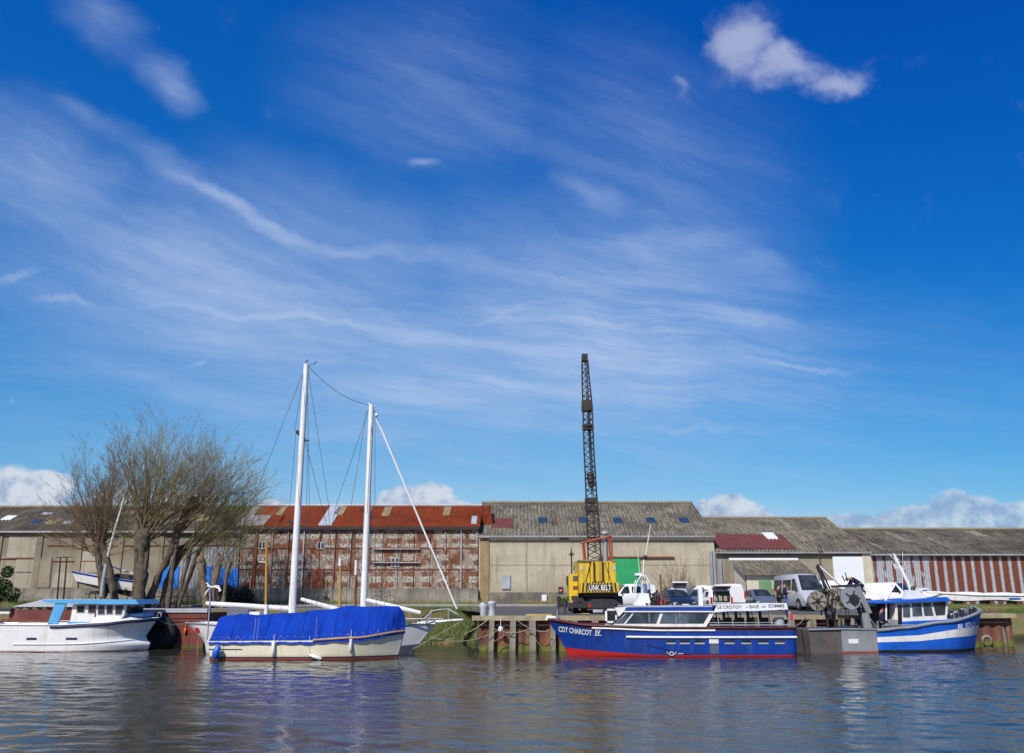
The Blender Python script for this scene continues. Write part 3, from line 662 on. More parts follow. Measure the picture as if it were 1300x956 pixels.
# 7 small shed in front of the middle warehouse
F=Frame(935,65.5,ground(65.5),0,760)
t=thing('garage','small cream shed with a corrugated roof and pale green doors','shed',F.O)
X0,_=F.P(948,740); X1,_=F.P(1025,740); dp=-3.3
def fz(py,d): return F.P(650,py,d)[1]
zlow=F.P(970,730,dp)[1]; zhigh=F.P(970,711.5,0)[1]
fx0=F.P(949,760,dp)[0]; fx1=fx0+4.6
mb=MB(); mb.box(fx0,fx1,dp,dp+.2,0,zlow); mb.add([(fx0,dp,0),(fx0,0,0),(fx0,0,zhigh-.1),(fx0,dp,zlow)],[(0,1,2,3)]); mb.add([(fx1,dp,0),(fx1,0,0),(fx1,0,zhigh-.1),(fx1,dp,zlow)],[(0,1,2,3)]); mb.build('wall','cream_wall',t)
mb=MB(); mb.corr((fx0-.25,dp-.35,zlow+.0),(fx1+.2,dp-.35,zlow+.0),(fx0-.25,.1,zhigh+.05),(fx1+.2,.1,zhigh+.05),.2,.035); mb.build('roof','roof_cement',t)
mb=MB(); mb.box(fx0-.3,fx1+.2,.0,.15,zhigh,zhigh+.18); mb.build('ridge_flashing','white_door',t)
a=F.P(963,736,dp); b_=F.P(981,766,dp); mb=MB(); mb.box(a[0],b_[0],dp-.05,dp+.03,.05,a[1]); mb.build('door','pale_green',t)
# ------------------------------------------------------------------ hull generator
class Hull:
    def __init__(s,xs,xb,sheer,zbot,B,rows,p_top=2.6,p_bot=1.7,stern=.86,flare=.8,umid=.5):
        s.xs,s.xb,s.sheer,s.zbot,s.B=xs,xb,sheer,zbot,B; s.rows=rows; s.ptp,s.pb,s.st,s.fl,s.um=p_top,p_bot,stern,flare,umid
    def half(s,u,z):
        zt=s.sheer(u); f=min(1,max(0,(z-s.zbot)/(zt-s.zbot))); w=s.fl+(1-s.fl)*f**.7
        if z<0: w*=max(.35,1+z*.8)
        k=1.0
        if u<.3: k=s.st+(1-s.st)*math.sin(u/.3*math.pi/2)
        if u>s.um:
            q=(u-s.um)/(1-s.um); p=s.pb+(s.ptp-s.pb)*f; k*=max(0,1-q**p)
        return s.B*w*k
    def pt(s,u,z,side): 
        x=s.xs(z)+u*(s.xb(z)-s.xs(z)); return (x,side*max(.015,s.half(u,z)),z)
    def yside(s,x,z,off=.02):
        u=(x-s.xs(z))/(s.xb(z)-s.xs(z)); return -s.half(max(0,min(1,u)),z)-off
    def build(s,parent,mats,name='hull',n=40,deckdrop=.0,deckmat=None,cap=True):
        mb=MB(); us=[1-(1-i/n)**1.35 for i in range(n+1)]
        zs=[r[0] for r in s.rows]; full=[]
        for k in range(len(zs)-1):
            sub=6
            for j in range(sub): full.append((k,j/sub))
        full.append((len(zs)-1,0))
        def zrow(i,u):
            k,t=full[i]
            a=zs[k](u) if callable(zs[k]) else zs[k]
            if k==len(zs)-1: return a
            b=zs[k+1](u) if callable(zs[k+1]) else zs[k+1]
            return a+(b-a)*t
        m=len(full)
        for side in(-1,1):
            vs=[s.pt(u,zrow(i,u),side) for u in us for i in range(m)]
            o=len(mb.v); mb.v+=vs
            for a in range(n):
                for i in range(m-1):
                    f=[o+a*m+i,o+(a+1)*m+i,o+(a+1)*m+i+1,o+a*m+i+1]
                    mb.f.append(f if side<0 else f[::-1]); mb.mi.append(s.rows[full[i][0]][1]); mb.sm.append(True)
        h=(n+1)*m
        for i in range(m-1):
            mb.f.append([i,i+1,h+i+1,h+i]); mb.mi.append(s.rows[full[i][0]][1]); mb.sm.append(False)
            e=n*m; mb.f.append([e+i,h+e+i,h+e+i+1,e+i+1]); mb.mi.append(s.rows[full[i][0]][1]); mb.sm.append(False)
        ob=mb.build(name,mats,parent,recalc=False)
        mb=MB(); vs=[]
        for u in us:
            z=s.sheer(u)-deckdrop
            for side in(-1,1): p=s.pt(u,z,side); vs.append((p[0],p[1]*.985,z))
        mb.add(vs,[(2*i,2*i+1,2*i+3,2*i+2) for i in range(n)]); 
        mb.build('deck',deckmat or mats[0],parent,recalc=False)
        return ob
    def rail(s,parent,mat,r=.05,dz=0.0,u0=0,u1=1,name='rubbing_strake',zf=None,sides=(-1,1),n=30):
        mb=MB()
        for side in sides:
            pts=[]
            for i in range(n+1):
                u=u0+(u1-u0)*i/n; z=(zf(u) if zf else s.sheer(u))+dz; p=s.pt(u,z,side); pts.append((p[0],p[1]+side*.02,z))
            mb.path(pts,r,6)
        return mb.build(name,mat,parent)
def lin(pts):
    """piecewise linear interpolation"""
    def f(x):
        if x<=pts[0][0]: return pts[0][1]
        for (a,b_),(c,d) in zip(pts,pts[1:]):
            if x<=c: return b_+(d-b_)*(x-a)/(c-a)
        return pts[-1][1]
    return f
def smooth(pts):
    def f(x):
        if x<=pts[0][0]: return pts[0][1]
        for (a,b_),(c,d) in zip(pts,pts[1:]):
            if x<=c:
                t=(x-a)/(c-a); t=t*t*(3-2*t); return b_+(d-b_)*t
        return pts[-1][1]
    return f
# ------------------------------------------------------------------ boat A: white workboat, left
def boatA():
    Bh=1.75; F=Frame(60,48.6,0,0,828); D=-Bh
    t=thing('workboat','white workboat with a light blue flat roof, moored in front of the rusty barge','boat',F.O)
    X=lambda px,py,d=D:F.P(px,py,d)[0]; Z=lambda py,d=D:F.P(100,py,d)[1]
    xs=lambda z:X(-45,810)
    # flared stem with a projecting foot
    zs=[(Z(829),X(186,829,0)),(Z(824),X(189,824,0)),(Z(819),X(191,819,0)),(Z(811),X(184,811,0)),(Z(797),X(193,797,0)),(Z(785),X(201,785,0))]
    xb=lin(zs)
    x0=xs(0); LL=X(200,785,0)-x0
    uu=lambda px:(X(px,800)-x0)/LL
    sheer=smooth([(0,Z(793)),(uu(70),Z(793.5)),(uu(125),Z(791)),(uu(165),Z(787)),(1,Z(784,0))])
    H=Hull(xs,xb,sheer,-.5,Bh,[(sheer,0),(lambda u:Z(817)+.1*u,0),(.02,1),(-.5,1)],p_top=3.6,p_bot=2.3,flare=.9,stern=.95,umid=.55)
    H.build(t,['white_hull','red_boot'],deckdrop=.25,deckmat='white_paint')
    H.rail(t,'navy_line',.07,-.10,uu(66),1,sides=(-1,1))
    H.rail(t,'white_paint',.03,0.0,0,1,name='gunwale')
    H.rail(t,'white_paint',.03,0,uu(20),.985,name='chine',zf=lambda u:Z(818)+max(0,u-.5)**2*.9)
    for a,b_ in ((33,46),(83,97)):
        mb=MB(); xa,xc=X(a,811),X(b_,811); z0,z1=Z(812.5),Z(809.6); mb.add([(x,H.yside(x,z,.012),z) for x,z in((xa,z0),(xc,z0),(xc,z1),(xa,z1))],[(0,1,2,3)]); mb.build('scupper','navy_line',t)
    # forepeak deck
    dn=-.9; XX=lambda px,py:F.P(px,py,dn)[0]; ZZ=lambda py:F.P(120,py,dn)[1]
    mb=MB()
    f=[(XX(125,790),ZZ(795)),(XX(125,790),ZZ(784)),(XX(160,783),ZZ(782.5)),(XX(190,783),ZZ(783.5)),(XX(197,785),ZZ(787))]
    n=12
    vs=[]
    for i in range(n+1):
        tt=i/n; x=XX(123,790)+(X(198,785,0)-XX(123,790))*tt; zt=ZZ(783.2)-.12*max(0,tt-.5)
        u=(x-x0)/LL; hw=H.half(min(.995,u),sheer(u))*.96
        vs+=[(x,-hw,sheer(min(1,u))-.02),(x,-hw*.72,zt),(x,hw*.72,zt),(x,hw,sheer(min(1,u))-.02)]
    mb.add(vs,[(i*4+j,(i+1)*4+j,(i+1)*4+j+1,i*4+j+1) for i in range(n) for j in range(3)],0,True); mb.add(vs[:4],[(0,1,2,3)])
    mb.build('foredeck','white_paint',t)
    # wheelhouse
    wd=-1.15; X2=lambda px,py=775:F.P(px,py,wd)[0]; Z2=lambda py:F.P(120,py,wd)[1]
    mb=MB(); zb=Z2(791); zt=Z2(767)
    mb.prism([(X2(88,795),zb),(X2(150,790),zb),(X2(157,783),Z2(781)),(X2(161,767),zt),(X2(93,767),zt)],wd,-wd); w=mb.build('wheelhouse','white_paint',t)
    for (pp) in [[(98,768.5),(108,768.5),(107,777.5),(98,777.5)],[(113,768),(121.5,768),(121.5,778),(112,778)],[(125,768),(133,768),(133,780),(124.5,780)],[(136,768),(143.5,768),(143,779.5),(135.5,779.5)],[(147,768),(158,768),(154,780),(146.5,780)]]:
        q=[(X2(a,b_),Z2(b_)) for a,b_ in pp]; cx=sum(a for a,_ in q)/4; cz=sum(b_ for _,b_ in q)/4
        mb=MB(); mb.prism([(cx+(a-cx)*1.12,cz+(b_-cz)*1.1) for a,b_ in q],wd-.03,wd+.03); fr=mb.build('window','galvanised',w)
        mb=MB(); mb.prism([(cx+(a-cx)*.9,cz+(b_-cz)*.9) for a,b_ in q],wd-.045,wd-.01); mb.build('pane','glass_dark',fr)
    mb=MB(); mb.add([(X2(158.2,779)+.05,-1.0,Z2(779)),(X2(158.2,779)+.05,1.0,Z2(779)),(X2(160.4,768)+.07,1.0,Z2(768.5)),(X2(160.4,768)+.07,-1.0,Z2(768.5))],[(0,1,2,3)]); mb.build('windscreen','glass_dark',w)
    mb=MB(); mb.box(X2(88),X2(126),wd-.04,wd+.02,Z2(794.6),Z2(789.3)); mb.build('blue_panel','light_blue',w)
    mb=MB(); mb.tube((X2(121.4,768),wd-.04,Z2(768)),(X2(120.6,793),wd-.04,Z2(793)),.025); mb.build('drain_pipe','rust',w)
    # roof and support
    rd=-1.45; X3=lambda px,py=764:F.P(px,py,rd)[0]; Z3=lambda py:F.P(120,py,rd)[1]
    mb=MB(); mb.prism([(X3(54),Z3(764)),(X3(66),Z3(765.8)),(X3(147),Z3(767.3)),(X3(176),Z3(767)),(X3(172),Z3(761)),(X3(54),Z3(761.3))],rd,-rd); mb.build('roof','light_blue',t)
    for s_ in(-1,1):
        mb=MB(); y=s_*1.35; mb.prism([(X3(69.5,766),Z3(765)),(X3(84,766),Z3(765)),(X3(71,794),Z3(795)),(X3(59,794),Z3(795))],y-.06,y+.06); mb.build('roof_support','light_blue',t)
    mb=MB(); mb.prism([(XX(160,782),ZZ(782.7)),(XX(164,779),ZZ(780.3)),(XX(181,778),ZZ(778.3)),(XX(181,781),ZZ(783))],-.7,.7); mb.build('hatch','light_blue',t)
    mb=MB()
    for s_ in (-1,1): mb.path([(X(20,792),s_*1.5,sheer(0)+.02),(X(22,792),s_*1.5,sheer(0)+.1),(X(60,792),s_*1.5,sheer(0)+.1),(X(60,792),s_*1.5,sheer(0))],.025)
    mb.build('handrail','galvanised',t)
    mb=MB(); mb.path([(X(183,780),0,Z(782,0)),(X(184,780),0,Z(778,0)),(X(188,780),0,Z(778,0)),(X(188,780),0,Z(783,0))],.03); mb.build('bow_bollard','galvanised',t)
boatA()
# ------------------------------------------------------------------ rusty barge
def barge():
    F=Frame(100,52.6,0,0,800); hw=1.9; D=-hw
    t=thing('barge','old rust red barge with a corrugated hatch cover, lying behind the white workboat','barge',F.O)
    X=lambda px,py=800,d=D:F.P(px,py,d)[0]; Z=lambda py,d=D:F.P(100,py,d)[1]
    mb=MB(); x0,x1=X(-60),X(262); zt=Z(785)
    n=20
    mb.prism([(x0,-.5),(x0,Z(791)),(X(95),Z(791)),(X(98),zt+.0),(X(180),zt),(X(262),zt),(X(258),-.5)],D,-D); mb.build('hull','rust_hull',t)
    mb=MB(); mb.box(X(-60),X(262),D-.06,D,Z(789),Z(787.2)); mb.build('rubbing_strake','rust',t)
    mb=MB(); mb.box(X(8),X(96),D+.1,-D-.1,Z(791),Z(774)); mb.box(X(0),X(96),D+.02,D+.1,Z(789.5),Z(786)); mb.build('coaming','rust_hull',t)
    mb=MB()
    zc=Z(773); a=X(13,772); b_=X(96,772)
    mb.corr((a,D+.05,zc),(b_,D+.05,zc),(a+.3,.9,zc+.42),(b_+.3,.9,zc+.42),.55,.06); mb.build('hatch_cover','tan_sheet',t)
    for k in range(11):
        x=a+.2+(b_-a)*k/11; mb=MB(); mb.box(x,x+.26,0,0.01,0,.01)
    mb=MB()
    for k in range(13):
        x=a+(b_-a)*(k+.3)/13; mb.add([(x,D+.06,zc+.11),(x+.2,D+.06,zc+.11),(x+.6,.88,zc+.53),(x+.4,.88,zc+.53)],[(0,1,2,3)])
    mb.build('cover_strips','white_paint',t)
    mb=MB(); mb.box(X(165),X(262),D-.05,-D-.2,Z(785),Z(778)); mb.build('bulwark','rust_hull',t)
    mb=MB(); mb.box(X(170),X(262),D-.12,D+.5,Z(777.6),Z(772.5)); mb.build('deck_rail','pale_sheet',t)
    mb=MB(); mb.box(X(-60),X(10),D-.1,D+.6,Z(779),Z(776)); mb.box(X(-60),X(12),D-.12,D+.4,Z(776),Z(772.5),1); mb.build('side_locker',['white_paint','plastic_dark'],t)
    p=(X(205,805),D-.35,Z(804)); 
    tt=thing('tyre_fender','huge round black rubber fender at the waterline by the workboat\'s bow','fender',F.O+Vector(p))
    mb=MB(); mb.ring((0,0,0),.62,.36,'y',28,10); mb.build('tyre','black_rubber',tt); mb=MB(); mb.disc((0,.05,0),.5,.25); mb.build('core','iron_black',tt)
    mb=MB(); q=(X(236,800),D-.1,Z(801)); mb.ball((0,0,0),(.08,.08,.18)); mb.path([(0,0,.15),(0,.05,.5)],.02)
    one('float','small orange float hanging on the rusty barge side','float',mb,'orange',F.O+Vector(q))
barge()
# ------------------------------------------------------------------ schooner (behind) 
def wire(mb,a,b_,r=.012): mb.path([a,b_],r,4)
def schooner():
    F=Frame(400,46.0,0,0,800); Bh=1.75; D=0
    t=thing('schooner','white two masted sailing boat with a bowsprit, moored behind the cream boat','sailing boat',F.O)
    X=lambda px,py=800,d=0:F.P(px,py,d)[0]; Z=lambda py,d=0:F.P(400,py,d)[1]
    P=lambda px,py,d=0:(F.P(px,py,d)[0],d,F.P(px,py,d)[1])
    xs=lin([(-.5,X(275)),(Z(812),X(268,812)),(Z(790),X(245,790))]); xb=lin([(-.5,X(515)),(0,X(523,830)),(Z(793),X(553,793))])
    sheer=smooth([(0,Z(790)),(.45,Z(800)),(1,Z(791.5))])
    H=Hull(xs,xb,sheer,-.5,Bh,[(sheer,0),(lambda u:.02+.45*max(0,(u-.6)/.4),1),(-.5,1)],p_top=2.0,p_bot=1.5,flare=.8,stern=.6,umid=.4)
    H.build(t,['white_hull','car_grey'],deckdrop=.06,deckmat='white_paint')
    H.rail(t,'galvanised',.03,0,name='toe_rail')
    mb=MB()
    for s_ in (-1,1):
        pass
    for a,b_ in ((249.5,253),(256.5,262)):
        z0,z1=Z(802),Z(796); mb.add([(x,H.yside(x,z,.02),z) for x,z in((X(a+2),z0),(X(b_+2),z0),(X(b_),z1),(X(a),z1))],[(0,1,2,3)])
    mb.build('stern_marking','red_paint',t)
    # bowsprit, pulpit
    mb=MB(); mb.path([P(530,792),P(543,790.5),P(588,786.5)],[.1,.09,.06],8); mb.box(X(540),X(553),-.35,.35,Z(792),Z(788)); mb.build('bowsprit','white_paint',t)
    mb=MB()
    for s_ in(-1,1):
        y=s_*.35
        mb.path([(X(533),s_*.7,Z(791)),(X(548),y,Z(776)),(X(555),y,Z(774)),(X(568),y,Z(773)),(X(577),y*.8,Z(778)),(X(586),y*.3,Z(783)),(X(587),0,Z(787))],.025)
        for a in (544,569,): mb.tube((X(a),y,Z(789)),(X(a if a!=544 else 547),y,Z(774)),.02)
        mb.path([(X(505),s_*.95,Z(786)),(X(562),y,Z(785.5))],.025)
    mb.build('pulpit','galvanised',t)
    # masts
    m1=[P(370.5,800),P(371,770),P(389,462.5)]; m2=[P(461,800),P(461.5,770),P(471.5,514)]
    mb=MB(); mb.path([m1[0],m1[1],m1[2]],[.2,.19,.15],10); A=mb.build('mast','white_paint',t)
    mb=MB(); mb.path([P(386,462),P(392.5,464)],.06); mb.build('masthead','galvanised',A)
    mb=MB(); mb.path([P(389,463),P(389,458)],.02); mb.path([P(388,459),P(392,457)],.02); mb.path([P(399,462),P(402,459)],.025); mb.path([P(392,464),P(401,461)],.012,4); mb.build('wind_vane','iron_black',A)
    for a_,b_,r_ in (((376.5,547),(387.5,560),.09),((385.5,559),(392.5,559.5),.035),((367,661),(380,668.5),.07),((378,669),(390,665.5),.025)):
        mb=MB(); mb.tube(P(*a_),P(*b_),r_); mb.build('spreader','iron_black',A)
    mb=MB(); mb.path([m2[0],m2[1],m2[2]],[.19,.18,.14],10); B=mb.build('mast','white_paint',t)
    mb=MB(); mb.path([P(467,512.5),P(476,516)],.05); mb.build('masthead','white_paint',B)
    for a_,b_ in (((458,645.5),(466,652.5)),((465,655),(470.5,655.5))):
        mb=MB(); mb.tube(P(*a_),P(*b_),.05); mb.build('spreader','iron_black',B)
    # booms
    mb=MB(); mb.path([P(262,766),P(300,768.5),P(368,772.5)],[.11,.13,.12],8); mb.build('boom','white_paint',t)
    mb=MB(); mb.path([P(382,760.5),P(421,771.5),P(450,779)],[.09,.12,.12],8); mb.build('boom','white_paint',t)
    mb=MB(); mb.path([P(463,761.5),P(500,770),P(534,778)],[.11,.12,.09],8); mb.build('boom','white_paint',t)
    mb=MB(); mb.path([P(477,531),P(484,545),P(580,773)],[.035,.055,.05],7); mb.ball(P(478,527),.1); fs=mb.build('furled_sail','white_paint',t)
    mb=MB()
    for a,b_ in [((386,470),(330,612)),((330,612),(258,790)),((474,520),(586,786)),]: wire(mb,P(*a),P(*b_))
    for (a,b_) in [((386,470),(374,547)),((376,547),(366,661)),((367,661),(355,795)),((391,470),(417,640)),((417,640),(424,795)),((390,475),(393,665)),((393,665),(397,795)),((387.5,560),(408,640)),((408,640),(445,790)),((390,560),(388,795)),
                   ((468,520),(427,640)),((427,640),(395,795)),((466,520),(446,640)),((446,640),(438,795)),((476,520),(476,655)),((476,655),(478,795)),((472,530),(466,652)),((457,646),(452,795)),((366,664),(322,762)),((492,650),(500,680)),((470.5,655),(472,795))]:
        wire(mb,P(a[0],a[1],.0),P(b_[0],b_[1],1.2 if (a[0]+b_[0])%2 else -1.2),.011)
    n=12; pts=[]
    for i in range(n+1):
        q=i/n; x=392+(468-392)*q; y=466+(514-466)*q+10*math.sin(math.pi*q)*.9; pts.append(P(x,y))
    mb.path(pts,.014,4); mb.build('rigging','wire',t)
    mb=MB(); mb.box(X(292),X(318),-.7,.7,Z(792),Z(774)); mb.build('deckhouse','car_grey',t)
    mb=MB(); mb.box(X(318),X(332),-.6,.6,Z(790),Z(776.5)); mb.build('companionway','white_paint',t)
schooner()
# ------------------------------------------------------------------ cream ketch with tarp
def ketch():
    Bh=1.5; F=Frame(263,42.5,0,0,836); D=-Bh
    t=thing('motor_yacht','cream hulled boat covered from end to end by a bright blue tarpaulin','boat',F.O)
    X=lambda px,py=810,d=D:F.P(px,py,d)[0]; Z=lambda py,d=D:F.P(380,py,d)[1]
    xs=lin([(0,X(265,836)),(1.3,X(263,814))]); xb=lin([(-.4,X(503,836,0)),(0,X(505,836,0)),(Z(802,0),X(514,802,0))])
    x0=X(263); LL=X(513,802,0)-x0; uu=lambda px:(X(px)-x0)/LL
    sheer=smooth([(0,Z(814)),(uu(380),Z(813.2)),(uu(450),Z(810)),(1,Z(801.5,-.3))])
    H=Hull(xs,xb,sheer,-.5,Bh,[(sheer,0),(lambda u:sheer(u)-.10,0),(.15,2),(.09,3),(-.4,3)],p_top=3.6,p_bot=2.3,flare=.93,stern=.93,umid=.4)
    H.build(t,['cream_hull','rail_wood','navy_line','red_boot'],deckdrop=.02,deckmat='rail_wood')
    mb=MB(); zz=Z(824.5); mb.path([(x,H.yside(x,zz,.01),zz) for x in [X(264)+ (X(308)-X(264))*i/8 for i in range(9)]],.02,5); mb.build('trim_line','navy_line',t)
    H.rail(t,'rail_wood',.055,0,.55,.995,name='gunwale')
    # tarp: surface lofted from port gunwale over ridge to starboard gunwale
    top=lin([(X(264),Z(792,0)),(X(266.5),Z(782,0)),(X(270),Z(780.5,0)),(X(300),Z(780,0)),(X(338),Z(779,0)),(X(380),Z(775.5,0)),(X(400),Z(774,0)),(X(430),Z(769.3,0)),(X(470),Z(769.3,0)),(X(500),Z(769.3,0)),(X(506),Z(776,0)),(X(513),Z(795,0)),(X(514.5),Z(798,0))])
    mb=MB(); nx,ny=130,16; vs=[]
    xa,xc=X(264.5),X(513,797,-.4)
    for i in range(nx+1):
        x=xa+(xc-xa)*i/nx; u=min(.998,max(0.004,(x-x0)/LL)); zg=sheer(u)+.02; hw=H.half(u,sheer(u))+.06; zr=max(top(x),zg+.1)
        for j in range(ny+1):
            s_=-1+2*j/ny; a=abs(s_)
            q=max(0,(a-.34)/.66)
            y=s_*hw*(a/.34*.80 if a<.34 else .80+.20*q**.8)
            nz=mnoise.noise(Vector((x*.9,a*1.5,3)))*.10+mnoise.noise(Vector((x*2.6,a*3.5,7)))*.05+mnoise.noise(Vector((x*7,a*5,1)))*.018
            crease=.045*max(0,1-abs(((x*.62+a*.25)%1.0)-.5)*9)
            z=zr-(zr-zg+.10+.05*mnoise.noise(Vector((x*1.7,0,0))))*(q**.95)-.05*(1-a)*abs(math.sin(x*1.9))*(1 if a<.34 else 0)
            y+=(nz*math.sin(min(1,q*1.1)*math.pi)+crease*math.sin(q*math.pi))*(1 if s_>0 else -1)
            z+=mnoise.noise(Vector((x*1.1,s_*2,9)))*.05*(1-q)
            rg=1-abs(mnoise.noise(Vector((x*1.6+a*1.2,a*2.4,4)))*2.2); y+=(max(0,rg-.72)*.32*math.sin(q*math.pi))*(1 if s_>0 else -1)
            z-=max(0,a-.9)*10*(.05+.07*abs(mnoise.noise(Vector((x*1.3,2,2))))*2)
            vs.append((x,y,z))
    mb.add(vs,[(i*(ny+1)+j,(i+1)*(ny+1)+j,(i+1)*(ny+1)+j+1,i*(ny+1)+j+1) for i in range(nx) for j in range(ny)],0,True)
    mb.add(vs[:ny+1],[list(range(ny+1))]); mb.add(vs[-(ny+1):],[list(range(ny+1))])
    tp=mb.build('tarpaulin','tarp_blue',t,recalc=False)
    for ci in (14,37,62,84,106,122):
        mb=MB(); col_=vs[ci*(ny+1):(ci+1)*(ny+1)]; mb.path([(p_[0],p_[1]*1.006,p_[2]+.008) for p_ in col_],.013,4); mb.build('seam','tarp_seam',tp)
    mb=MB()
    for ci in range(3,nx,5):
        p_=vs[ci*(ny+1)+1]; mb.ball((p_[0],p_[1]-.012,p_[2]),(.022,.01,.022),0,6,4)
    mb.build('eyelets','galvanised',tp)
    mb=MB()
    for px in (283,297,352,436,474):
        x=X(px); z0=sheer(uu(px)); y=D-.09
        mb.path([(x,y-.02,z0-.02),(x+.2,y,z0+.22),(x+.42,y-.02,z0-.02)],.006,4)
    for px in (322,326,400): mb.path([(X(px),D-.05,sheer(.2)),(X(px)+.03,D-.02,sheer(.2)+.5),(X(px)-.02,D+.22,sheer(.2)+1.0)],.01,4)
    mb.build('lashing','rope_pale',tp)
    # wooden spars
    for (a,b_,zt,zb,wl) in ((338,338.6,688,776,'bottom'),(432,432,709,771,'top')):
        mb=MB(); p0=F.P(a,zb,0); p1=F.P(b_,zt,0)
        mb.path([(p0[0],0,p0[1]-.3),(p1[0],0,p1[1])],[.07,.055],8); w=mb.build('wooden_spar','varnish_wood',t)
        mb=MB()
        if wl=='bottom': mb.path([(p0[0],0,p0[1]-.3),(p0[0],0,p0[1]+.3)],.1,8); q=F.P(338,714,0); q2=F.P(328,713,0); mb.tube((q[0],0,q[1]),(q2[0],0,q2[1]),.02)
        else: mb.path([(p1[0],0,p1[1]),(p1[0],0,p1[1]-.35)],.075,8)
        mb.build('white_fitting','white_paint',w)
    p=F.P(452,718,0); mb=MB(); mb.path([(F.P(451,770,0)[0],0,F.P(451,770,0)[1]-.2),(p[0],0,F.P(452,711,0)[1])],.05,8); w=mb.build('wooden_spar','rust',t)
    mb=MB(); mb.path([(p[0],0,F.P(452,711,0)[1]),(p[0],0,F.P(452,730,0)[1])],.065,8); mb.build('white_fitting','white_paint',w)
    # stern staff with white rag bow
    mb=MB(); a=F.P(263,812,-.2); b_=F.P(267,744,-.2); mb.path([(a[0],-.2,a[1]),(F.P(266.5,765,-.2)[0],-.2,F.P(266.5,765,-.2)[1]),(b_[0],-.2,b_[1])],[.035,.04,.03],7); w=mb.build('stern_staff','galvanised',t)
    mb=MB(); q=lambda px,py:(F.P(px,py,-.25)[0],-.25,F.P(px,py,-.25)[1])
    for pts in ([(267,745),(262,740)],[(266,747),(262,752),(260,756)],[(267,745),(273,745),(278,747),(279,751)],[(267,746),(274,744),(277,744),(280,750)],[(267,745),(263,744)]): mb.path([q(*p_) for p_ in pts],[.03,.045,.03][:len(pts)] if len(pts)<4 else [.025,.04,.04,.055],6)
    mb.build('tied_rag','white_paint',w)
    # fenders
    mb=MB(); mb.path([(0,0,-.2),(0,0,-.12),(.03,0,.1),(.12,0,.34),(.14,0,.4)],[.05,.15,.17,.13,.04],10); mb.path([(.14,0,.4),(.1,.02,.8)],.01,4)
    o=F.P(273,833,D-.2); f=one('boat_fender','blue sausage fender hanging at the stern of the cream boat','fender',mb,'bright_blue',F.O+Vector((o[0],D-.2,o[1]+.05)))
    for (px,pz,lab,lean) in ((346,833,'white fender hanging upright amidships on the cream boat',0),(443,828,'white fender hanging near the bow of the cream boat',0),(400,838,'white fender lying half afloat under the middle of the cream boat',1)):
        mb=MB()
        if lean: mb.path([(-.3,0,.22),(-.15,0,.16),(.2,0,.05),(.28,0,.03)],[.03,.08,.09,.03],9); mb.path([(-.3,0,.22),(-.35,.1,1.0)],.01,4)
        else: mb.path([(0,0,0),(0,0,.08),(0,0,.6),(0,0,.68)],[.03,.09,.09,.03],9); mb.path([(0,0,.68),(0,.06,.95)],.01,4)
        x=F.P(px,pz,D-.12)[0]; z=max(.03,F.P(px,pz,D-.12)[1]); y=H.yside(x,max(z,.3),.1)
        one('boat_fender',lab,'fender',mb,'white_paint',F.O+Vector((x,y,z)))
ketch()
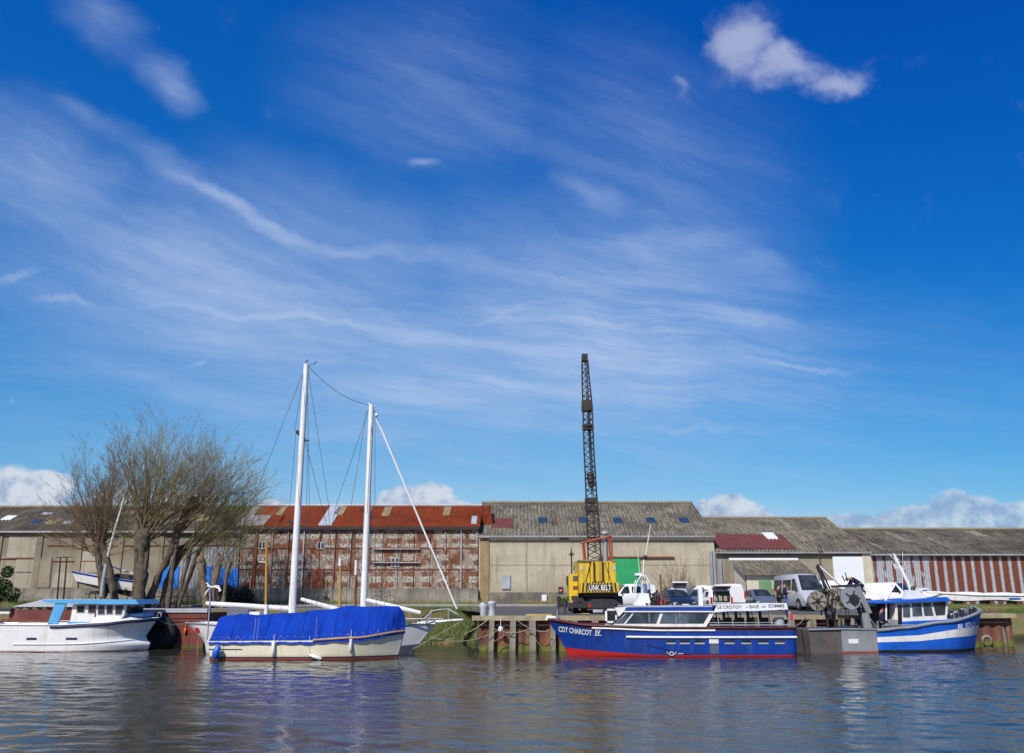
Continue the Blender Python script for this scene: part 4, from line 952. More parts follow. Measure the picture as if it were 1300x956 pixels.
# ------------------------------------------------------------------ cruise boat
def cruise():
    Bh=1.95; F=Frame(1012,44.9,0,0,834); D=-Bh
    t=thing('excursion_boat','blue passenger boat with a white awning, named Cdt Charcot IV on the bow','boat',F.O)
    X=lambda px,py=805,d=D:F.P(px,py,d)[0]; Z=lambda py,d=D:F.P(850,py,d)[1]
    xs=lin([(-.5,X(1011)),(Z(796),X(1012,796))]); xb=lin([(-.5,X(724,835,0)),(0,X(721,832,0)),(Z(811,0),X(711,811,0)),(Z(788,0),X(695.5,788,0))])
    x0=X(1012); LL=x0-X(695,788,0); uu=lambda px:(x0-X(px))/LL
    sheer=smooth([(0,Z(797)),(uu(840),Z(797)),(uu(748),Z(794.5)),(1,Z(787,-.3))])
    boot=lambda u:.09+.26*max(0,(u-.62)/.38)**1.2
    H=Hull(xs,xb,sheer,-.5,Bh,[(sheer,1),(lambda u:sheer(u)-.14,0),(boot,2),(-.5,2)],p_top=2.7,p_bot=1.9,flare=.9,stern=.93,umid=.52)
    H.build(t,['deep_blue','maroon','red_paint'],deckdrop=.05,deckmat='grey_steel',n=50)
    H.rail(t,'maroon',.05,0,name='rubbing_strake')
    H.rail(t,'white_paint',.045,-.125,uu(905),uu(748),name='white_line')
    H.rail(t,'white_paint',.055,0,.0,uu(786),name='white_strake',zf=lambda u:Z(809.2)+.05*max(0,u-.5))
    H.rail(t,'navy_line',.012,0,uu(866),uu(808),name='knuckle',zf=lambda u:lin([(uu(860),Z(831)),(uu(808),Z(819))])(u))
    for i,(a,b_) in enumerate([(846,857),(863,875),(882,894),(920,932),(941,953),(963,975),(984,996)]):
        mb=MB(); z0,z1=Z(817),Z(812.8)
        q=lambda a,b_,z0,z1,o:[(x,H.yside(x,z,o),z) for x,z in((a,z0),(b_,z0),(b_,z1),(a,z1))]
        mb.add(q(X(a-.3),X(b_+.3),z0-.03,z0+.035,.03),[(0,1,2,3)]); w=mb.build('porthole','pale_sheet',t,recalc=False)
        mb=MB(); mb.add(q(X(a),X(b_),z0+.03,z1,.02),[(0,1,2,3)]); mb.build('pane','glass_dark',w,recalc=False)
    mb=MB(); mb.add([(x,H.yside(x,z,.015),z) for x,z in((X(900),Z(817)),(X(912),Z(817)),(X(912),Z(811.5)),(X(900),Z(811.5)))],[(0,1,2,3)]); mb.build('white_plate','white_paint',t,recalc=False)
    mb=MB(); mb.add([(x,H.yside(x,z,.012),z) for x,z in((X(901),Z(830)),(X(912),Z(830)),(X(912),Z(818)),(X(901),Z(818)))],[(0,1,2,3)]); mb.build('faded_plate','car_grey',t,recalc=False)
    # white emblem at the waterline
    mb=MB(); x=X(853,829); z=Z(830); y=H.yside(x,z,.04); mb.ring((x,y,z),.085,.018,'y',14,5); mb.box(x+.3,x+.55,y,y+.02,z-.012,z+.012)
    for s_ in(-1,1):
        mb.path([(x+s_*.1,y,z-.05),(x+s_*.17,y,z+.01),(x+s_*.24,y,z+.07),(x+s_*.18,y,z+.07)],.014,5)
    mb.build('emblem','lettering_white',t)
    # name on the bow: follows the flare
    lettering('CDT CHARCOT',"lettering_white",t,X(711.5),X(753),Z(803.8),Z(796.5),lambda x,z:H.yside(x,z,.014),bold=.03,skew=-.098)
    xx0,xx1=X(756.5),X(765); z0,z1=Z(807),Z(800.2)
    lettering('IV','lettering_white',t,xx0+.04,xx1-.04,z0,z1,lambda x,z:H.yside(x,z,.014),bold=.03)
    for z in(z0-.03,z1+.0):
        mb=MB(); mb.add([(x,H.yside(x,zz,.03),zz) for x,zz in((xx0,z),(xx1,z),(xx1,z+.035),(xx0,z+.035))],[(0,1,2,3)])
        mb.build('numeral_bar','lettering_white',t,recalc=False)
    # superstructure
    wd=-1.65; X2=lambda px,py=783,d=wd:F.P(px,py,d)[0]; Z2=lambda py,d=wd:F.P(850,py,d)[1]
    zb,zt=Z2(796.5),Z2(776)
    mb=MB(); mb.prism([(X2(776,795),zb),(X2(797,776),zt),(X2(908,776),zt),(X2(896,795),zb)],wd,-wd); w=mb.build('cabin','white_paint',t)
    for pp in [[(780.5,791.5),(791.5,791.5),(803,777.6),(796.5,777.6)],[(794.5,791.5),(833,791.5),(838,777.6),(805.5,777.6)],[(837,791.5),(893,791.5),(901,777.6),(842,777.6)]]:
        for s_ in(-1,1):
            mb=MB(); mb.prism([(X2(a,b_),Z2(b_)) for a,b_ in pp],s_*(-wd)-.02,s_*(-wd)+.02); mb.build('window','glass_blue',w)
    a=X2(777.5,793);c=X2(796,778)
    mb=MB(); dx=-.03
    for yy in((-1.5,-.08),(.08,1.5)): mb.add([(a+dx,yy[0],Z2(792)),(a+dx,yy[1],Z2(792)),(c+dx,yy[1],Z2(777.8)),(c+dx,yy[0],Z2(777.8))],[(0,1,2,3)])
    mb.build('windscreen','glass_blue',w)
    for px in (823,857,862):
        mb=MB(); mb.box(X2(px),X2(px+2.2),wd+.02-.045,wd-.02,Z2(791.5),Z2(777.6)); mb.build('curtain','net_grey',w)
    mb=MB(); mb.prism([(X2(792,776),Z2(776)),(X2(795,776),Z2(771)),(X2(906,776),Z2(770.5)),(X2(903,776),Z2(776))],wd-.06,-wd+.06); mb.build('roof_band','deep_blue',t)
    mb=MB(); mb.box(X2(795),X2(905),wd-.02,-wd+.02,Z2(771),Z2(769)); mb.build('roof','pale_sheet',t)
    mb=MB(); mb.box(X2(792),X2(905),wd-.08,wd-.05,Z2(777.2),Z2(775.6)); mb.build('white_line','white_paint',t)
    mb=MB(); mb.prism([(X2(781,771.5),Z2(771.5)),(X2(797,770.5),Z2(770.5)),(X2(785.5,783),Z2(783))],wd-.03,wd+.4); mb.build('visor','white_paint',t)
    mb=MB()   # open hatch frame
    xa,xc=X2(769.5),X2(784); z0,z1=Z2(791),Z2(773)
    for (u0,u1,v0,v1) in((xa,xa+.1,z0,z1),(xc-.06,xc+.02,z0,z1-.3),(xa,xc,z1-.09,z1),(xa,xc,z0,z0+.08)): mb.box(u0,u1,-1.2,-1.14,v0,v1)
    hf=mb.build('hatch_door','white_paint',t); mb=MB(); mb.box(xa+.1,xc-.06,-1.18,-1.16,z0+.08,z1-.09); mb.build('pane','glass_dark',hf)
    # aft awning and open deck
    A=lambda px:X2(px,772)
    mb=MB(); mb.prism([(A(905),Z2(777.5)),(A(910),Z2(768.5)),(A(925),Z2(767.3)),(A(998),Z2(765.5)),(A(999.5),Z2(773.5)),(A(960),Z2(775.5)),(A(925),Z2(775.8))],wd-.12,wd-.02)
    mb.add([(A(908),wd-.05,Z2(768.3)),(A(998),wd-.05,Z2(765.8)),(A(998),-wd,Z2(765.8)),(A(908),-wd,Z2(768.3))],[(0,1,2,3)]); aw=mb.build('awning','white_door',t)
    zfun=lambda x,z:wd-.135
    for (tx,a,b_,za,zc) in (('LE CROTOY',910,941,772.7,768.9),('-',946,948.5,770.9,770.2),('BAIE',950.5,962.5,772.0,768.2),('DE',966,971,771.3,769.2),('SOMME',974.5,995,771.2,767.2)):
        lettering(tx,'lettering_grey',aw,A(a),A(b_),Z2(za),Z2(zc),zfun,bold=.012,skew=.012)
    mb=MB()
    for px in(910,928,944,961,977,1001): mb.tube((X2(px+3,795),wd,Z2(795)),(X2(px,775),wd,Z2(775.5)),.03); mb.tube((X2(px+3,795),-wd,Z2(795)),(X2(px,775),-wd,Z2(775.5)),.03)
    mb.build('stanchion','galvanised',t)
    mb=MB()
    for s_ in(-1,1):
        mb.tube((X2(900),s_*wd,Z2(793.6)),(X2(1003),s_*wd,Z2(793.6)),.03)
        mb.tube((X2(900),s_*wd,Z2(790.5)),(X2(985),s_*wd,Z2(790.5)),.02)
    mb.build('handrail','galvanised',t)
    mb=MB(); mb.box(X2(903),X2(1000),1.3,1.5,Z(797),Z2(792)); mb.build('bench','maroon',t)
    for i in range(5):
        mb=MB(); x=X2(915+i*16); mb.box(x,x+.4,.2,.6,Z(797),Z(797)+.42); mb.box(x,x+.06,.2,.6,Z(797)+.42,Z(797)+.8); mb.build('seat','plastic_dark',t)
    # roof gear
    rz=Z2(769); 
    mb=MB(); mb.prism([(X2(811),rz),(X2(818),rz+.6),(X2(829),rz+.58),(X2(832),rz)],-.5,.4); mb.build('roof_console','white_door',t)
    mb=MB(); c=X2(824)
    for y in(-.5,.2): mb.path([(X2(812),y,rz+.55),(X2(814),y,rz+1.1),(X2(820),y,rz+1.45),(X2(826),y,rz+1.45),(X2(831),y,rz+1.1),(X2(833),y,rz+.65)],.03)
    mb.path([(X2(823),-.1,rz+.7),(X2(826),-.1,rz+2.2),(X2(828),-.1,rz+2.3),(X2(837),-.1,rz+4.0)],[.03,.03,.025,.018]); mb.path([(X2(822),-.1,rz+.7),(X2(817.5),-.1,rz+2.9)],.014,5)
    mb.build('radar_arch','white_paint',t)
    mb=MB(); mb.box(X2(813.5),X2(822),-.35,.1,rz+1.45,rz+1.57); mb.box(X2(815),X2(820),-.3,.05,rz+1.4,rz+1.45,1); mb.build('radar','white_door' if 0 else ['white_door','bright_blue'],t)
    mb=MB(); mb.ball((X2(828),-.1,rz+2.35),.12); mb.build('horn','iron_black',t)
    mb=MB()
    for k in range(9): mb.ring((X2(834)+random.uniform(-.15,.3),-.2+random.uniform(-.3,.3),rz+.3+random.uniform(-.1,.2)),random.uniform(.2,.34),.035,random.choice('xy'),14,5)
    for k in range(5): mb.path([(X2(820+k*5),-.4,rz+.05),(X2(823+k*5),-.3,rz+.12),(X2(827+k*5),-.6,rz+.06)],.05)
    mb.build('coiled_gear','plastic_dark',t)
    mb=MB(); mb.ball((X2(846),-.8,rz+.14),(.16,.12,.12)); mb.build('red_fitting','red_paint',t)
    mb=MB(); mb.box(X2(893),X2(897.5),-.9,-.6,rz,rz+.85); mb.build('life_raft_locker','white_door',t)
    mb=MB(); mb.tube((X2(843.2),-1.1,rz),(X2(842.8),-1.1,rz+1.5),.045,8); mb.build('exhaust_pipe','rust',t)
    mb=MB(); mb.box(X2(964),X2(968),-.9,-.6,Z(797),Z2(784)); mb.build('crate','yellow_box',t)
    mb=MB(); mb.disc((X2(993),-1.1,Z2(789.5)),.24,.4,'z'); mb.build('tub','pale_sheet',t)
    mb=MB(); mb.tube((X2(1004),-1.2,Z2(796)),(X2(1002.5),-1.2,Z2(776)),.02); fp=mb.build('flag_staff','galvanised',t)
    mb=MB()
    q=[(1002,774),(1000.5,783),(1003.5,785),(1005.5,776.5),(1005,787),(1008,778.5),(1005.5,788.5)]
    for i in range(3):
        xa=X2(1001+i*2.2,776); xb_=xa+.12; zt2=Z2(774.5+i*1.8); zb2=Z2(783+i*1.8)
        mb.add([(xa,-1.2-.03*i,zt2),(xb_+.02,-1.24-.03*i,zt2-.05),(xb_+.03,-1.24-.03*i,zb2-.05),(xa,-1.2-.03*i,zb2)],[(0,1,2,3)],i)
    mb.build('flag',['flag_blue','white_door','red_paint'],fp)
    # bow rail fittings
    mb=MB(); p=F.P(694,786,0); mb.path([(p[0]+.0,0,sheer(1)-.02),(p[0]+.05,0,sheer(1)+.12),(p[0]+.45,0,sheer(1)+.1)],[.08,.1,.06]); mb.build('bow_fairlead','white_paint',t)
    mb=MB(); mb.path([(X(706,780,0),-.2,sheer(.95)),(X(708,775,0),-.2,sheer(.95)+.55)],.03); mb.path([(X(712),0,sheer(.9)),(X(712),0,sheer(.9)+.25)],.05); mb.build('bow_post','galvanised',t)
cruise()
# ------------------------------------------------------------------ fishing boat
def fishing():
    Bh=1.65; th=R(7); F=Frame(1113,48.0,0,th,828); D=-Bh
    t=thing('fishing_boat','bright blue and white fishing boat with BL 571 on its bow and net drums astern','boat',F.O,th)
    X=lambda px,py=805,d=D:F.P(px,py,d)[0]
    def Z(py,d=D,px=1170): return F.P(px,py,d)[1]
    P=lambda px,py,d=D:(F.P(px,py,d)[0],d,F.P(px,py,d)[1])
    xs=lambda z:X(1113.5); xb=lin([(-.5,X(1233,830,0)),(0,X(1237,824,0)),(Z(777,0,1245),X(1245.5,777,0))])
    x0=X(1113.5); LL=X(1245,777,0)-x0; uu=lambda px:(X(px)-x0)/LL
    # heights read at the px where each u lies
    sheer=smooth([(0,P(1114,802)[2]),(uu(1150),P(1150,798.5)[2]),(uu(1200),P(1200,791.5)[2]),(1,P(1245,777.5,0)[2])])
    sheer=lin([(i/12,sheer(i/12)) for i in range(13)])
    s1=lin([(0,P(1114,809)[2]),(uu(1170),P(1170,806.5)[2]),(uu(1215),P(1215,799.5)[2]),(1,P(1242,793,0)[2])])
    s2=lin([(0,P(1114,815.5)[2]),(uu(1170),P(1170,814)[2]),(uu(1215),P(1215,809.5)[2]),(1,P(1240,805,0)[2])])
    H=Hull(xs,xb,sheer,-.5,Bh,[(sheer,0),(s1,1),(s2,0),(lambda u:.14,2),(-.5,2)],p_top=3.2,p_bot=2.2,flare=.92,stern=1,umid=.45)
    H.build(t,['bright_blue','white_paint','black_rubber'],deckdrop=.5,deckmat='grey_steel')
    H.rail(t,'grey_steel',.085,.06,name='gunwale')
    def onhull(px,py):
        d=D
        for _ in range(12): x,z=F.P(px,py,d); d=.5*d+.5*H.yside(x,z,.02)
        return F.P(px,py,d)
    def letf(tx,a,b_,za,zc):
        x0_,z0_=onhull(a,za); x1_,_=onhull(b_,za-(b_-a)*.17); _,z1_=onhull(a,zc)
        lettering(tx,'lettering_white',t,x0_,x1_,z0_,z1_,lambda x,z:H.yside(x,z,.014),bold=.02,skew=.17)
    letf('BL',1216.5,1224,800.2,793.0); letf('571',1226,1233.5,798.2,791.3); letf('5',1235,1238.3,796,789.5)
    # aft steel section
    mb=MB(); xa,xm,xe=X(1027.5,815),X(1069,815),X(1113.5,815); zt=P(1069,798.5)[2]
    mb.prism([(xm,-.5),(xe,-.5),(xe,P(1113,799)[2]),(xm,zt)],D-.03,-D); mb.build('stern_section','grey_steel',t)
    mb=MB(); mb.prism([(xa+.1,-.5),(xm,-.5),(xm,zt-.02),(xa,P(1028,800)[2])],D+.02,-D-.05); mb.build('stern_ramp','stained_steel',t)
    mb=MB(); mb.box(xm,xe,D-.045,D-.02,-.1,.09); mb.build('boot_line','red_boot',t)
    mb=MB(); mb.box(X(1077,815),X(1089,815),D-.06,D-.035,Z(817,D,1083),Z(811.3,D,1083)); mb.build('white_plate','white_door',t)
    mb=MB(); mb.tube((xa,D-.02,P(1028,799.5)[2]),(xm,D-.04,zt),.05); mb.tube((xm,D-.04,zt),(xe,D-.04,P(1113,799)[2]),.05); mb.build('edge_pipe','galvanised',t)
    # wheelhouse
    wd=-1.25; W=lambda px,py,d=wd:(F.P(px,py,d)[0],F.P(px,py,d)[1])
    mb=MB(); mb.prism([W(1138,799),W(1138,765),W(1204,762),W(1202,783),W(1202,797)],wd,-wd); w=mb.build('wheelhouse','white_paint',t)
    mb=MB(); mb.prism([W(1125,799),W(1125,766),W(1138,766),W(1138,799)],-.6,-wd); mb.build('dark_opening','plastic_dark',w)  # dark block standing in for the shade inside the aft opening
    mb=MB(); mb.prism([W(1156,796),W(1156,788.5),W(1202,786.5),W(1202,794)],wd-.03,wd+.02); mb.prism([W(1138,797),W(1138,789.5),W(1156,788.5),W(1156,797)],wd-.025,wd+.02); mb.build('blue_panel','bright_blue',w)
    for pp,m_ in [([(1157.5,766),(1169,765.5),(1170.5,781.5),(1158.5,782)],'glass_blue'),([(1171.5,765.3),(1181,765),(1184.5,781),(1173.5,781.3)],'glass_blue'),([(1184,764.8),(1200.5,764),(1199,780),(1188,780.8)],'glass_dark'),([(1146,767.5),(1154.5,767),(1155,783),(1146.5,783)],'glass_blue'),([(1139.5,767.5),(1144.5,767.5),(1144.5,797),(1140,797)],'glass_dark')]:
        mb=MB(); mb.prism([W(*q) for q in pp],wd-.04,wd-.0); mb.build('window' if pp[0][0]!=1139.5 else 'doorway',m_,w)
    xf=W(1204,764)[0]+.02; xg=W(1202,783)[0]+.03
    mb=MB()
    for y0,y1 in((-1.1,-.4),(-.35,.35),(.4,1.1)): mb.add([(xg,y0,W(1202,781)[1]),(xg,y1,W(1202,781)[1]),(xf,y1,W(1204,765)[1]),(xf,y0,W(1204,765)[1])],[(0,1,2,3)])
    mb.build('windscreen','glass_dark',w)
    rd=-1.5; W3=lambda px,py:(F.P(px,py,rd)[0],F.P(px,py,rd)[1])
    mb=MB(); mb.prism([W3(1112,766.3),W3(1112,764.6),W3(1202,758),W3(1204.5,759.5),W3(1207,762),W3(1206,763),W3(1150,765)],rd,-rd); mb.build('roof','bright_blue',t)
    # side posts aft
    mb=MB()
    for px in (1125,1137.5): mb.tube((W(px,798)[0],wd,W(px,798)[1]),(W(px,765)[0],wd,W(px,765)[1]),.05)
    mb.build('post','white_paint',t)
    mb=MB(); mb.tube((W(1118,795)[0],wd-.2,W(1118,794)[1]),(W(1158,795)[0],wd-.2,W(1158,793)[1]),.025)
    for px in(1118,1130,1144,1157): mb.tube((W(px,800)[0],wd-.2,W(px,800)[1]),(W(px,794)[0],wd-.2,W(px,793.5)[1]),.02)
    mb.build('handrail','galvanised',t)
    mb=MB(); mb.prism([W(1120,798),W(1120,789),W(1132,786),W(1138,787),W(1138,798)],-1.4,-.7); mb.build('deck_locker','grey_steel',t)
    # roof gear
    G=lambda px,py,d=-.2:(F.P(px,py,d)[0],d,F.P(px,py,d)[1])
    mb=MB()
    mb.path([G(1157,760),G(1155,744),G(1136,706),G(1135,703)],[.1,.1,.07,.03],8)
    mb.path([G(1142,717),G(1128,703)],.025); mb.path([G(1141,716),G(1134,702)],.02); mb.tube(G(1140,722),G(1134,716),.05); mb.tube(G(1134,716),G(1137,722),.04)
    mb.path([G(1147,728),G(1148,714),G(1146,712)],.02); mb.tube(G(1136,712),G(1141,710),.03)
    mb.tube(G(1124,763),G(1136,742),.06); mb.tube(G(1124,763,.4),G(1136,742,.4),.05); mb.tube(G(1146,760),G(1146,700),.012); 
    mb.build('mast','white_paint',t)
    mb=MB(); mb.prism([G(1151,761)[::2],G(1154,749)[::2],G(1162,750)[::2],G(1166,754)[::2],G(1171,755)[::2],G(1174,760)[::2]],-.5,.3); mb.build('radar_housing','white_paint',t)
    mb=MB(); mb.box(G(1163,750)[0],G(1175,750)[0],-.5,.3,G(1160,750.5)[2],G(1160,746.5)[2]); mb.box(G(1167,750)[0],G(1173,750)[0],-.52,-.49,G(1160,750)[2],G(1160,749)[2],1); mb.build('radar',['white_paint','bright_blue'],t)
    mb=MB(); mb.ball(G(1159,748,-.4),(.12,.12,.16)); mb.ball(G(1142,716),.09); mb.build('lamp','plastic_dark',t)
    # nets and gear on the foredeck
    for k in range(24):
        px=1205+k*1.45+random.uniform(-1,1); c=G(px,784-k*.42+random.uniform(-2.5,2),random.uniform(-.8,0))
        mb=MB(); r=random.uniform(.09,.19)
        if k%2==0: mb.ring(c,r,.04,'y',12,5); mb.ring((c[0]+.04,c[1]+.1,c[2]),r*.8,.04,'x',12,5)
        else: mb.ball(c,(r*.6,r,r*1.1),0,8,6)
        mb.build('fishing_gear','galvanised' if k%4==0 else 'plastic_dark' if k%2==0 else 'net_grey',t)
    mb=MB(); mb.ball(G(1236,772.5,-.2),(.09,.09,.07)); mb.ball(G(1235,776.5,-.3),(.09,.09,.07)); mb.build('yellow_float','crane_yellow',t)
    mb=MB(); p=G(1243,775,0); mb.path([(p[0]-.3,-.1,p[2]-.1),(p[0]-.05,0,p[2]+.02),(p[0]+.12,0,p[2]-.02)],[.12,.16,.1]); mb.build('bow_roller','grey_steel',t)
    # stern gantry with net drums
    gd=-.9
    Q=lambda px,py,d=gd:(F.P(px,py,d)[0],d,F.P(px,py,d)[1])
    mb=MB()
    for d in(-1.0,.9):
        mb.tube(Q(1063,798,d),Q(1038.5,717.5,d),.08,4); mb.tube(Q(1052,798,d),Q(1042,742,d),.07,4); mb.tube(Q(1096,797,d),Q(1084,747,d),.10,4); mb.tube(Q(1097,797,d),Q(1096,780,d),.1,4)
        mb.tube(Q(1055,746,d),Q(1090,744,d),.11,4)
        mb.tube(Q(1060,751,d),Q(1060,798,d),.05,4)
    mb.tube(Q(1038,717.5,-1.0),Q(1038,717.5,.9),.07,6)
    mb.tube(Q(1088,748,-1.),Q(1088,748,.9),.1,6)
    gt=mb.build('gantry','dark_steel',t)
    mb=MB(); mb.prism([Q(1083,746)[::2],Q(1089,744)[::2],Q(1104,778)[::2],Q(1098,779)[::2],Q(1091,765)[::2]],-1.15,-1.02); mb.prism([Q(1091,778)[::2],Q(1100,778)[::2],Q(1104,797)[::2],Q(1094,797)[::2]],-1.15,-1.02); mb.build('gantry_plate','grey_steel',gt)
    for a,b_ in (((1096,780),(1109,797)),((1100,779),(1113,797))):
        mb=MB(); mb.tube(Q(*a),Q(*b_),.03); mb.build('stay','galvanised',gt)
    mb=MB(); mb.tube(Q(1039,718),Q(1067,743),.06); mb.tube(Q(1039,718,.6),Q(1067,743,.6),.05); mb.build('boom','white_paint',gt)
    mb=MB(); mb.tube(Q(1040,719),Q(1054,748),.05); mb.tube(Q(1036,719),Q(1052,750),.04); mb.build('hydraulic_ram','iron_black',gt)
    for (px,py,rr,dd,face_) in ((1037.5,763,10.5,-1.45,0),(1051,761,9,-.2,0),(1062.5,759.5,11.5,-1.25,0),(1080,759.5,11.8,-1.5,1)):
        c=Q(px,py,dd); r=rr/21.3
        mb=MB(); mb.disc(c,r,.12,'y',26); dr=mb.build('net_drum','drum_tan' if not face_ else 'galvanised',t)
        mb=MB(); mb.disc((c[0],c[1]+.3,c[2]),r*.6,.5,'y',16); mb.build('drum_core','iron_black',dr)
        if face_:
            mb=MB(); mb.disc((c[0]+.12,c[1]-.1,c[2]-.05),.26,.1,'y',12)
            for k in range(5):
                a=k*1.256; mb.tube((c[0]+.05,c[1]-.08,c[2]),(c[0]+.05+.42*math.cos(a),c[1]-.08,c[2]+.42*math.sin(a)),.035,5)
            mb.build('drum_motor','iron_black',dr)
        else:
            mb=MB(); mb.disc((c[0],c[1]-.08,c[2]),r*.22,.06,'y',12)
            for k in range(7): a=k*.9+px; mb.path([(c[0],c[1]-.08,c[2]),(c[0]+r*.85*math.cos(a),c[1]-.09,c[2]+r*.85*math.sin(a))],.018,4)
            mb.build('drum_hub','dark_steel',dr)
    mb=MB()
    for k in range(14):
        a=Q(1034+k*4+random.uniform(-2,2),747+random.uniform(-2,4),-1.3); b2=Q(1034+k*4+random.uniform(-5,5),771+random.uniform(-6,20),-1.3); mb.path([a,((a[0]+b2[0])/2+random.uniform(-.15,.15),-1.35,(a[2]+b2[2])/2),b2],random.uniform(.012,.035),4)
    for k in range(9): mb.ball(Q(1038+k*5.5,749+random.uniform(-2,3),-1.2),(random.uniform(.08,.2),.12,random.uniform(.06,.14)),0,7,5)
    mb.build('hose_tangle','iron_black',t)
    mb=MB()
    for k in range(16): mb.ball(Q(1055+k*1.9,747.2+random.uniform(-.5,.5),-1.1),.06,0,6,4)
    mb.build('float_line','white_paint',t)
    mb=MB(); q0=Q(1085,767.5,-.3); mb.box(q0[0]-.2,q0[0]+1.0,-.7,.3,q0[2]-.08,q0[2]); mb.build('walkway','grey_steel',gt)
    mb=MB(); mb.path([Q(1069,731,-.8),Q(1073,739,-.8)],.03); mb.path([Q(1073,727,-.8),Q(1076,738,-.8)],.03); mb.build('antenna','iron_black',t)
    mb=MB(); 
    for k in range(6): mb.ball(Q(1070+k*3,796.3,-.6),(.16,.2,.12),0,8,5)
    mb.build('blue_net_heap','car_navy',t)
    return F
FB=fishing()
# ------------------------------------------------------------------ timber quay
def quay():
    t=thing('timber_quay','rusty sheet pile quay faced with weathered timber posts and a capping beam','quay',(0,0,0))
    pts=[(-1.75,47.55),(5,47.85),(17,50.25),(29.4,53.1)]
    mb=MB()
    for (a,b_),(c,d) in zip(pts,pts[1:]):
        L=math.hypot(c-a,d-b_); k=int(L/.2); vs=[]
        for i in range(k+1):
            q=i/k; off=[0,.0,.1,.1][i%4]
            vs+=[(a+(c-a)*q,b_+(d-b_)*q-.02-off,-.6),(a+(c-a)*q,b_+(d-b_)*q-.02-off,1.55)]
        mb.add(vs,[(2*i,2*i+2,2*i+3,2*i+1) for i in range(k)])
    mb.add([(-1.75,47.55,-.6),(-1.75,47.55,1.6),(-1.75,56,1.6),(-1.75,56,-.6)],[(0,1,2,3)]); mb.add([(29.4,53.1,-.6),(29.4,53.1,1.6),(29.4,61,1.6),(29.4,61,-.6)],[(0,1,2,3)])
    mb.build('sheet_piling','sheet_pile',t)
    def line(x):
        for (a,b_),(c,d) in zip(pts,pts[1:]):
            if x<=c: return b_+(d-b_)*(x-a)/(c-a), math.atan2(d-b_,c-a)
        return pts[-1][1],.2
    def beam(x0,x1,z0,z1,mat,name,off=.35,dep=.45):
        mb=MB()
        ps=[x0]+[p[0] for p in pts if x0<p[0]<x1]+[x1]
        for a,b_ in zip(ps,ps[1:]):
            ya,yb=line(a)[0],line(b_)[0]
            mb.add([(a,ya-off,z0),(b_,yb-off,z0),(b_,yb-off+dep,z0),(a,ya-off+dep,z0),(a,ya-off,z1),(b_,yb-off,z1),(b_,yb-off+dep,z1),(a,ya-off+dep,z1)],[(0,1,5,4),(3,7,6,2),(4,5,6,7),(0,3,2,1),(0,4,7,3),(1,2,6,5)])
        return mb.build(name,mat,t)
    beam(-2.1,29.6,1.56,1.80,'beam_timber','capping_beam',.38,.7)
    beam(-1.7,29.2,1.28,1.36,'boom_steel','waling',.25,.2)
    pxs=[624,650.5,675.5,700.5,727,753,780,806,833,860,888,916,944,971,999,1027,1062,1078,1140,1170,1200]
    for i,px in enumerate(pxs):
        x=at(px,800,48.5+max(0,(px-750))*.008).x; y,a=line(x); r=.13+.02*(i%3); ln=random.uniform(-.03,.03)
        mb=MB(); mb.box(-r,r,-.17,.12,-.8,1.555); o=mb.build('pile','old_timber',t); o.location=(x,y-.24,0); o.rotation_euler=(0,ln,a)
    # raking posts at the right hand end
    for (pa,pb) in (((1242,780),(1252,820)),((1267,779),(1278,818)),((1085,784),(1085,826)),((1027,784),(1028,830))):
        p=at(pa[0],pa[1],53.1 if pa[0]>1200 else 50.0); q=at(pb[0],pb[1],53.0 if pa[0]>1200 else 49.6)
        mb=MB(); mb.path([(p.x,p.y,1.6),(q.x,q.y,-.6)],[.2,.22],4,sm=False); mb.build('pile','old_timber',t)
    mb=MB(); mb.box(at(1247,800,53).x,at(1283,800,53).x,52.55,53.0,1.57,1.83); mb.build('end_beam','beam_timber',t)
    p=at(1253,813.5,52.6)
    tr=one('tyre_fender','pale worn tyre hanging on the last quay posts beside the blue fishing boat','fender',(lambda m:(m.ring((0,0,0),.25,.09,'y',22,8),m)[1])(MB()),'old_timber',p)
    return line
QL=quay()
def rope(label,a,b_,sag,r=.02,mat='rope_pale',n=14):
    a,b_=Vector(a),Vector(b_); mb=MB(); mb.path([a.lerp(b_,i/n)-a-Vector((0,0,sag*4*(i/n)*(1-i/n))) for i in range(n+1)],r,5)
    return one('mooring_rope',label,'rope',mb,mat,a)
rope('slack pale rope from the schooner bow to the first quay post',at(505,802,46),at(622,785,47.2),.75,.022)
rope('tight rope from the schooner stem at the waterline up to its bowsprit',at(525,824,45.9),at(587,788,46),.0,.016)
rope('second slack rope from the schooner bow to the quay',at(540,806,46),at(640,796,47.2),.5,.018)
rope('rope drooping between the first and third quay posts',at(624,797,47.0),at(675,797,47.0),.25,.02)
rope('rope running down from the second quay post to the cruise boat bow',at(653,784,47.0),at(697,801,46.9),.25,.02)
rope('thin rope looping low between the quay posts',at(676,800,47.0),at(701,803,47.0),.75,.012)
rope('pale rope slanting from the quay cap down to the first post',at(650,798,47.0),at(624,815,47.0),.1,.018)
rope('rope from the stern of the passenger boat to the quay',at(1009,795,43.5),at(1022,783,49.9),.1,.025)
rope('thin mooring line dropping from the schooner stern into the water',at(253,800,45),at(250,832,45),.02,.014)
rope('pale rope hanging from the workboat bow to the barge',at(198,784,48.6),at(240,788,50.5),.3,.014)
